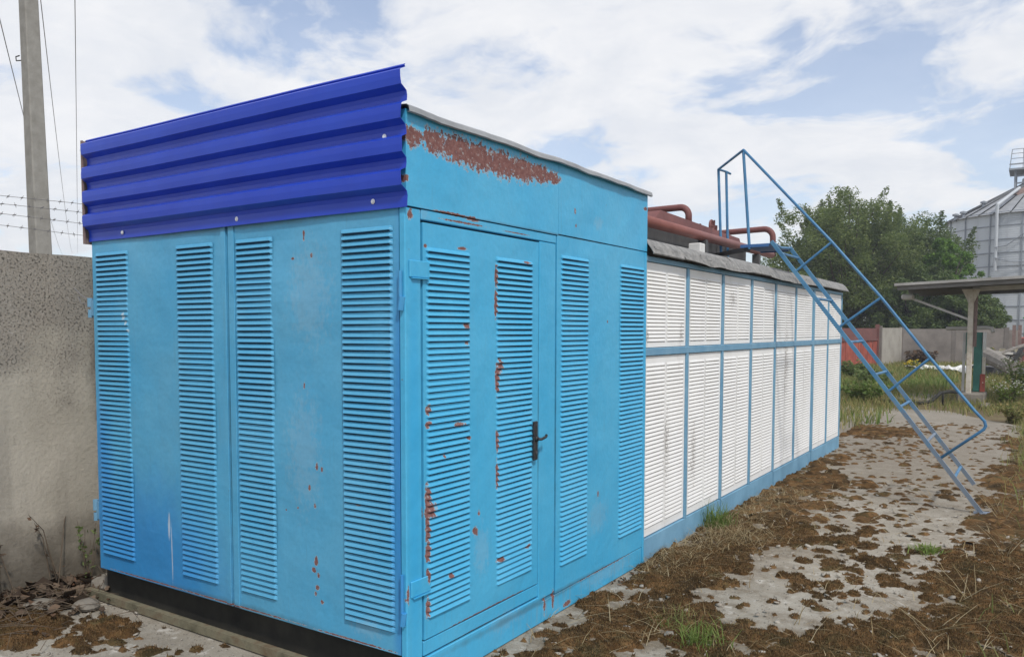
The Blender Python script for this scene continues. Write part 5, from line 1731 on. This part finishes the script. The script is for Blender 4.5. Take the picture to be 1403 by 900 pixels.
WG = 'weeds in the far yard'
stalk_plant('flowering_weed', (-1.6, 30.3), .42, 12, .24, 'weed_leaf', 12, .06, 'clump of yellow flowers in grass before the rear fence', 'weed', 51, 'petal_yellow', 4, .04, .008)
stalk_plant('flowering_weed', (0.35, 36.0), .95, 10, .35, 'weed_leaf', 12, .08, 'pale yellow flowered weeds against the rear fence near the canopy post', 'weed', 52, 'petal_yellow', 2, .04, .008)
stalk_plant('tall_weed', (1.66, 17.2), .50, 40, .40, 'grass_bright', 16, .030, 'bushy yellow green weed with white flowers at the right edge below the canopy', 'weed', 53, 'petal_white', 2, .016, .005)
stalk_plant('tall_weed', (1.75, 20.8), .85, 34, .5, 'grass_bright', 18, .036, 'tall flowering weed at right edge in front of the scrap slab', 'weed', 54, 'petal_white', 3, .018, .005)
stalk_plant('tall_weed', (1.85, 13.6), .32, 34, .36, 'grass_dry', 16, .032, 'half dry weed at right edge, nearest of the tall weeds', 'weed', 55, None, 0, .02, .004)
stalk_plant('leafy_weed', (-2.7, 25.5), .55, 26, .5, 'weed_leaf', 16, .09, 'leafy green weed in front of the red gate', 'weed', 56, None, 0, .03, .008)
stalk_plant('leafy_weed', (-1.0, 16.8), .38, 40, .65, 'grass', 14, .07, 'green weeds beside the far end of the white shed', 'weed', 57, None, 0, .03, .006)
stalk_plant('leafy_weed', (-1.7, 22.5), .40, 24, .6, 'weed_leaf', 14, .08, 'low green weeds in mid yard behind the ladder', 'weed', 58, None, 0, .03, .006)
stalk_plant('red_bush', (-2.2, 36.8), .62, 30, .8, 'dead_leaf', 16, .10, 'dark reddish bush at the foot of the rear fence', 'bush', 59, None, 0, .03, .01)
stalk_plant('flowering_weed', (-3.9, 27.0), .62, 14, .5, 'weed_leaf', 10, .07, 'orange yellow flowered weed against the red gate boards', 'weed', 60, 'petal_yellow', 2, .05, .008)

# dry stalks by the concrete wall
stalk_plant('dry_stalk', (-2.68, -.02), .55, 4, .30, 'dead_leaf', 4, .018, 'arching dry stalks rising from the corner by the wall', 'dry plant', 61, None, 0, .02, .0035, None, .9)
stalk_plant('dry_stalk', (-2.62, .12), .42, 6, .10, 'weed_leaf', 5, .020, 'upright thin stalks with green bases in the wall corner', 'dry plant', 62, None, 0, .02, .003)
stalk_plant('dry_stalk', (-2.66, -.38), .50, 3, .42, 'dead_leaf', 3, .018, 'long bent dry stalk leaning left along the wall', 'dry plant', 63, None, 0, .02, .0035, None, 1.2)

# dead straw stalks on the right
for k, (x, y, h, sd, lb) in enumerate(((1.86, 2.75, .20, 71, 'long bleached straw stalks lying at the lower right corner'), (1.98, 3.9, .26, 72, 'bleached dry stalks right of the small bright weed'),
                                       (1.93, 5.3, .24, 73, 'dry stalks in the moss right of the ladder foot'), (1.72, 2.1, .14, 74, 'low dry stalks at the bottom edge on the right'),
                                       (1.12, 1.85, .16, 75, 'single thin stalks standing on bare concrete in the lower middle'))):
    t = stalk_plant('dry_straw_plant', (x, y), h, 7 if k < 4 else 2, .30 if k < 4 else .10, 'straw', 0, .02, lb, 'dry plant', sd, None, 0, .02, .0022, 'dry stalks on the mossy verge')
    for ch in t.children:
        ch.data.materials[0] = M['straw']

# dead leaves and twigs in the corner by the wall
def leaf_litter():
    rg = np.random.default_rng(81)
    vs, fs = [], []
    n_ = 420
    for k in range(n_):
        c = np.array([-2.74 + abs(rg.normal()) * .24, -.30 + rg.normal() * .36, .008 + rg.random() * .035])
        if c[1] > .12:
            continue
        s = rg.uniform(.012, .038) if k % 9 else rg.uniform(.05, .07)
        a = rg.uniform(0, 6.28)
        d, q = np.array([math.cos(a), math.sin(a), rg.normal() * .25]), np.array([-math.sin(a), math.cos(a), rg.normal() * .35])
        o = len(vs)
        for u in (-1, -.35, .4, 1):
            wv = (1 - u * u) ** .6 * .55 + .03
            for w in (-1, 0, 1):
                vs.append(c + d * s * u + q * s * w * wv + np.array([0, 0, (.55 * s * (w * w) * math.cos(u * 1.3) + .4 * s * u * u) * rg.uniform(.2, 1.4)]))
        for i in range(3):
            for j in range(2):
                fs.append((o + i * 3 + j, o + i * 3 + j + 1, o + (i + 1) * 3 + j + 1, o + (i + 1) * 3 + j))
    o = np_obj('leaf_litter', np.array(vs), np.array(fs), 'dead_leaf')
    tag(o, 'heap of curled brown dead leaves in the corner by the wall', 'dead leaves', kind='stuff')
    mb = MB()
    for k in range(150):
        c = Vector((-2.5 + rg.normal() * .28, -.38 + rg.normal() * .32, rg.uniform(.012, .05)))
        a = rg.uniform(0, 6.28)
        l = rg.uniform(.06, .22)
        m1 = c + Vector((math.cos(a) * l, math.sin(a) * l, rg.uniform(.01, .06)))
        e = m1 + Vector((math.cos(a + .5) * l, math.sin(a + .5) * l, -.03))
        mb.tube([c, m1, e], [.0022, .0018, .001], 4)
    tag(obj('twigs', mb, 'stem'), 'tangle of thin brown twigs over the dead leaves', 'twigs', kind='stuff')


leaf_litter()
# stones near the wall corner
def stone(c, r, lab, seed):
    rg = np.random.default_rng(seed)
    mb = MB()
    P = []
    for j in range(7):
        th = math.pi * j / 6
        row = []
        for i in range(11):
            ph = 2 * math.pi * (i % 10) / 10
            k = 1 + .35 * float(fbm(np.array(math.cos(ph) * math.sin(th) + seed), np.array(math.sin(ph) * math.sin(th) + math.cos(th)), 1.6, 3))
            row.append((c[0] + r[0] * k * math.sin(th) * math.cos(ph), c[1] + r[1] * k * math.sin(th) * math.sin(ph), max(-.01, r[2] * .75 + r[2] * k * math.cos(th))))
        P.append(row)
    mb.grid(P)
    tag(obj('stone', mb, 'block'), lab, 'stone', 'stones by the wall corner')


stone((-2.44, .10), (.10, .06, .05), 'flat broken stone at the left end of the base rail', 91)
stone((-2.20, -.14), (.09, .07, .035), 'dark rounded stone lying in front of the base rail', 92)
stone((-2.42, -.28), (.11, .09, .03), 'low stone among dead leaves below the wall', 93)

# small cushions of mortar rubble under the booth gates
# ------------------------------------------------------------------ air
hz = MB().box((-335, -335, -1.0), (335, 335, 17.0))
hm_, ht, hn = new_mat('pale_summer_haze')
hv = hn('ShaderNodeVolumePrincipled', {'Color': (0.86, 0.91, 1.0), 'Density': 0.0014, 'Anisotropy': 0.2})
hn('ShaderNodeOutputMaterial', {'Volume': hv.outputs[0]})
tag(obj('haze', hz, hm_, origin=(0, 0, -1)), kind='stuff')
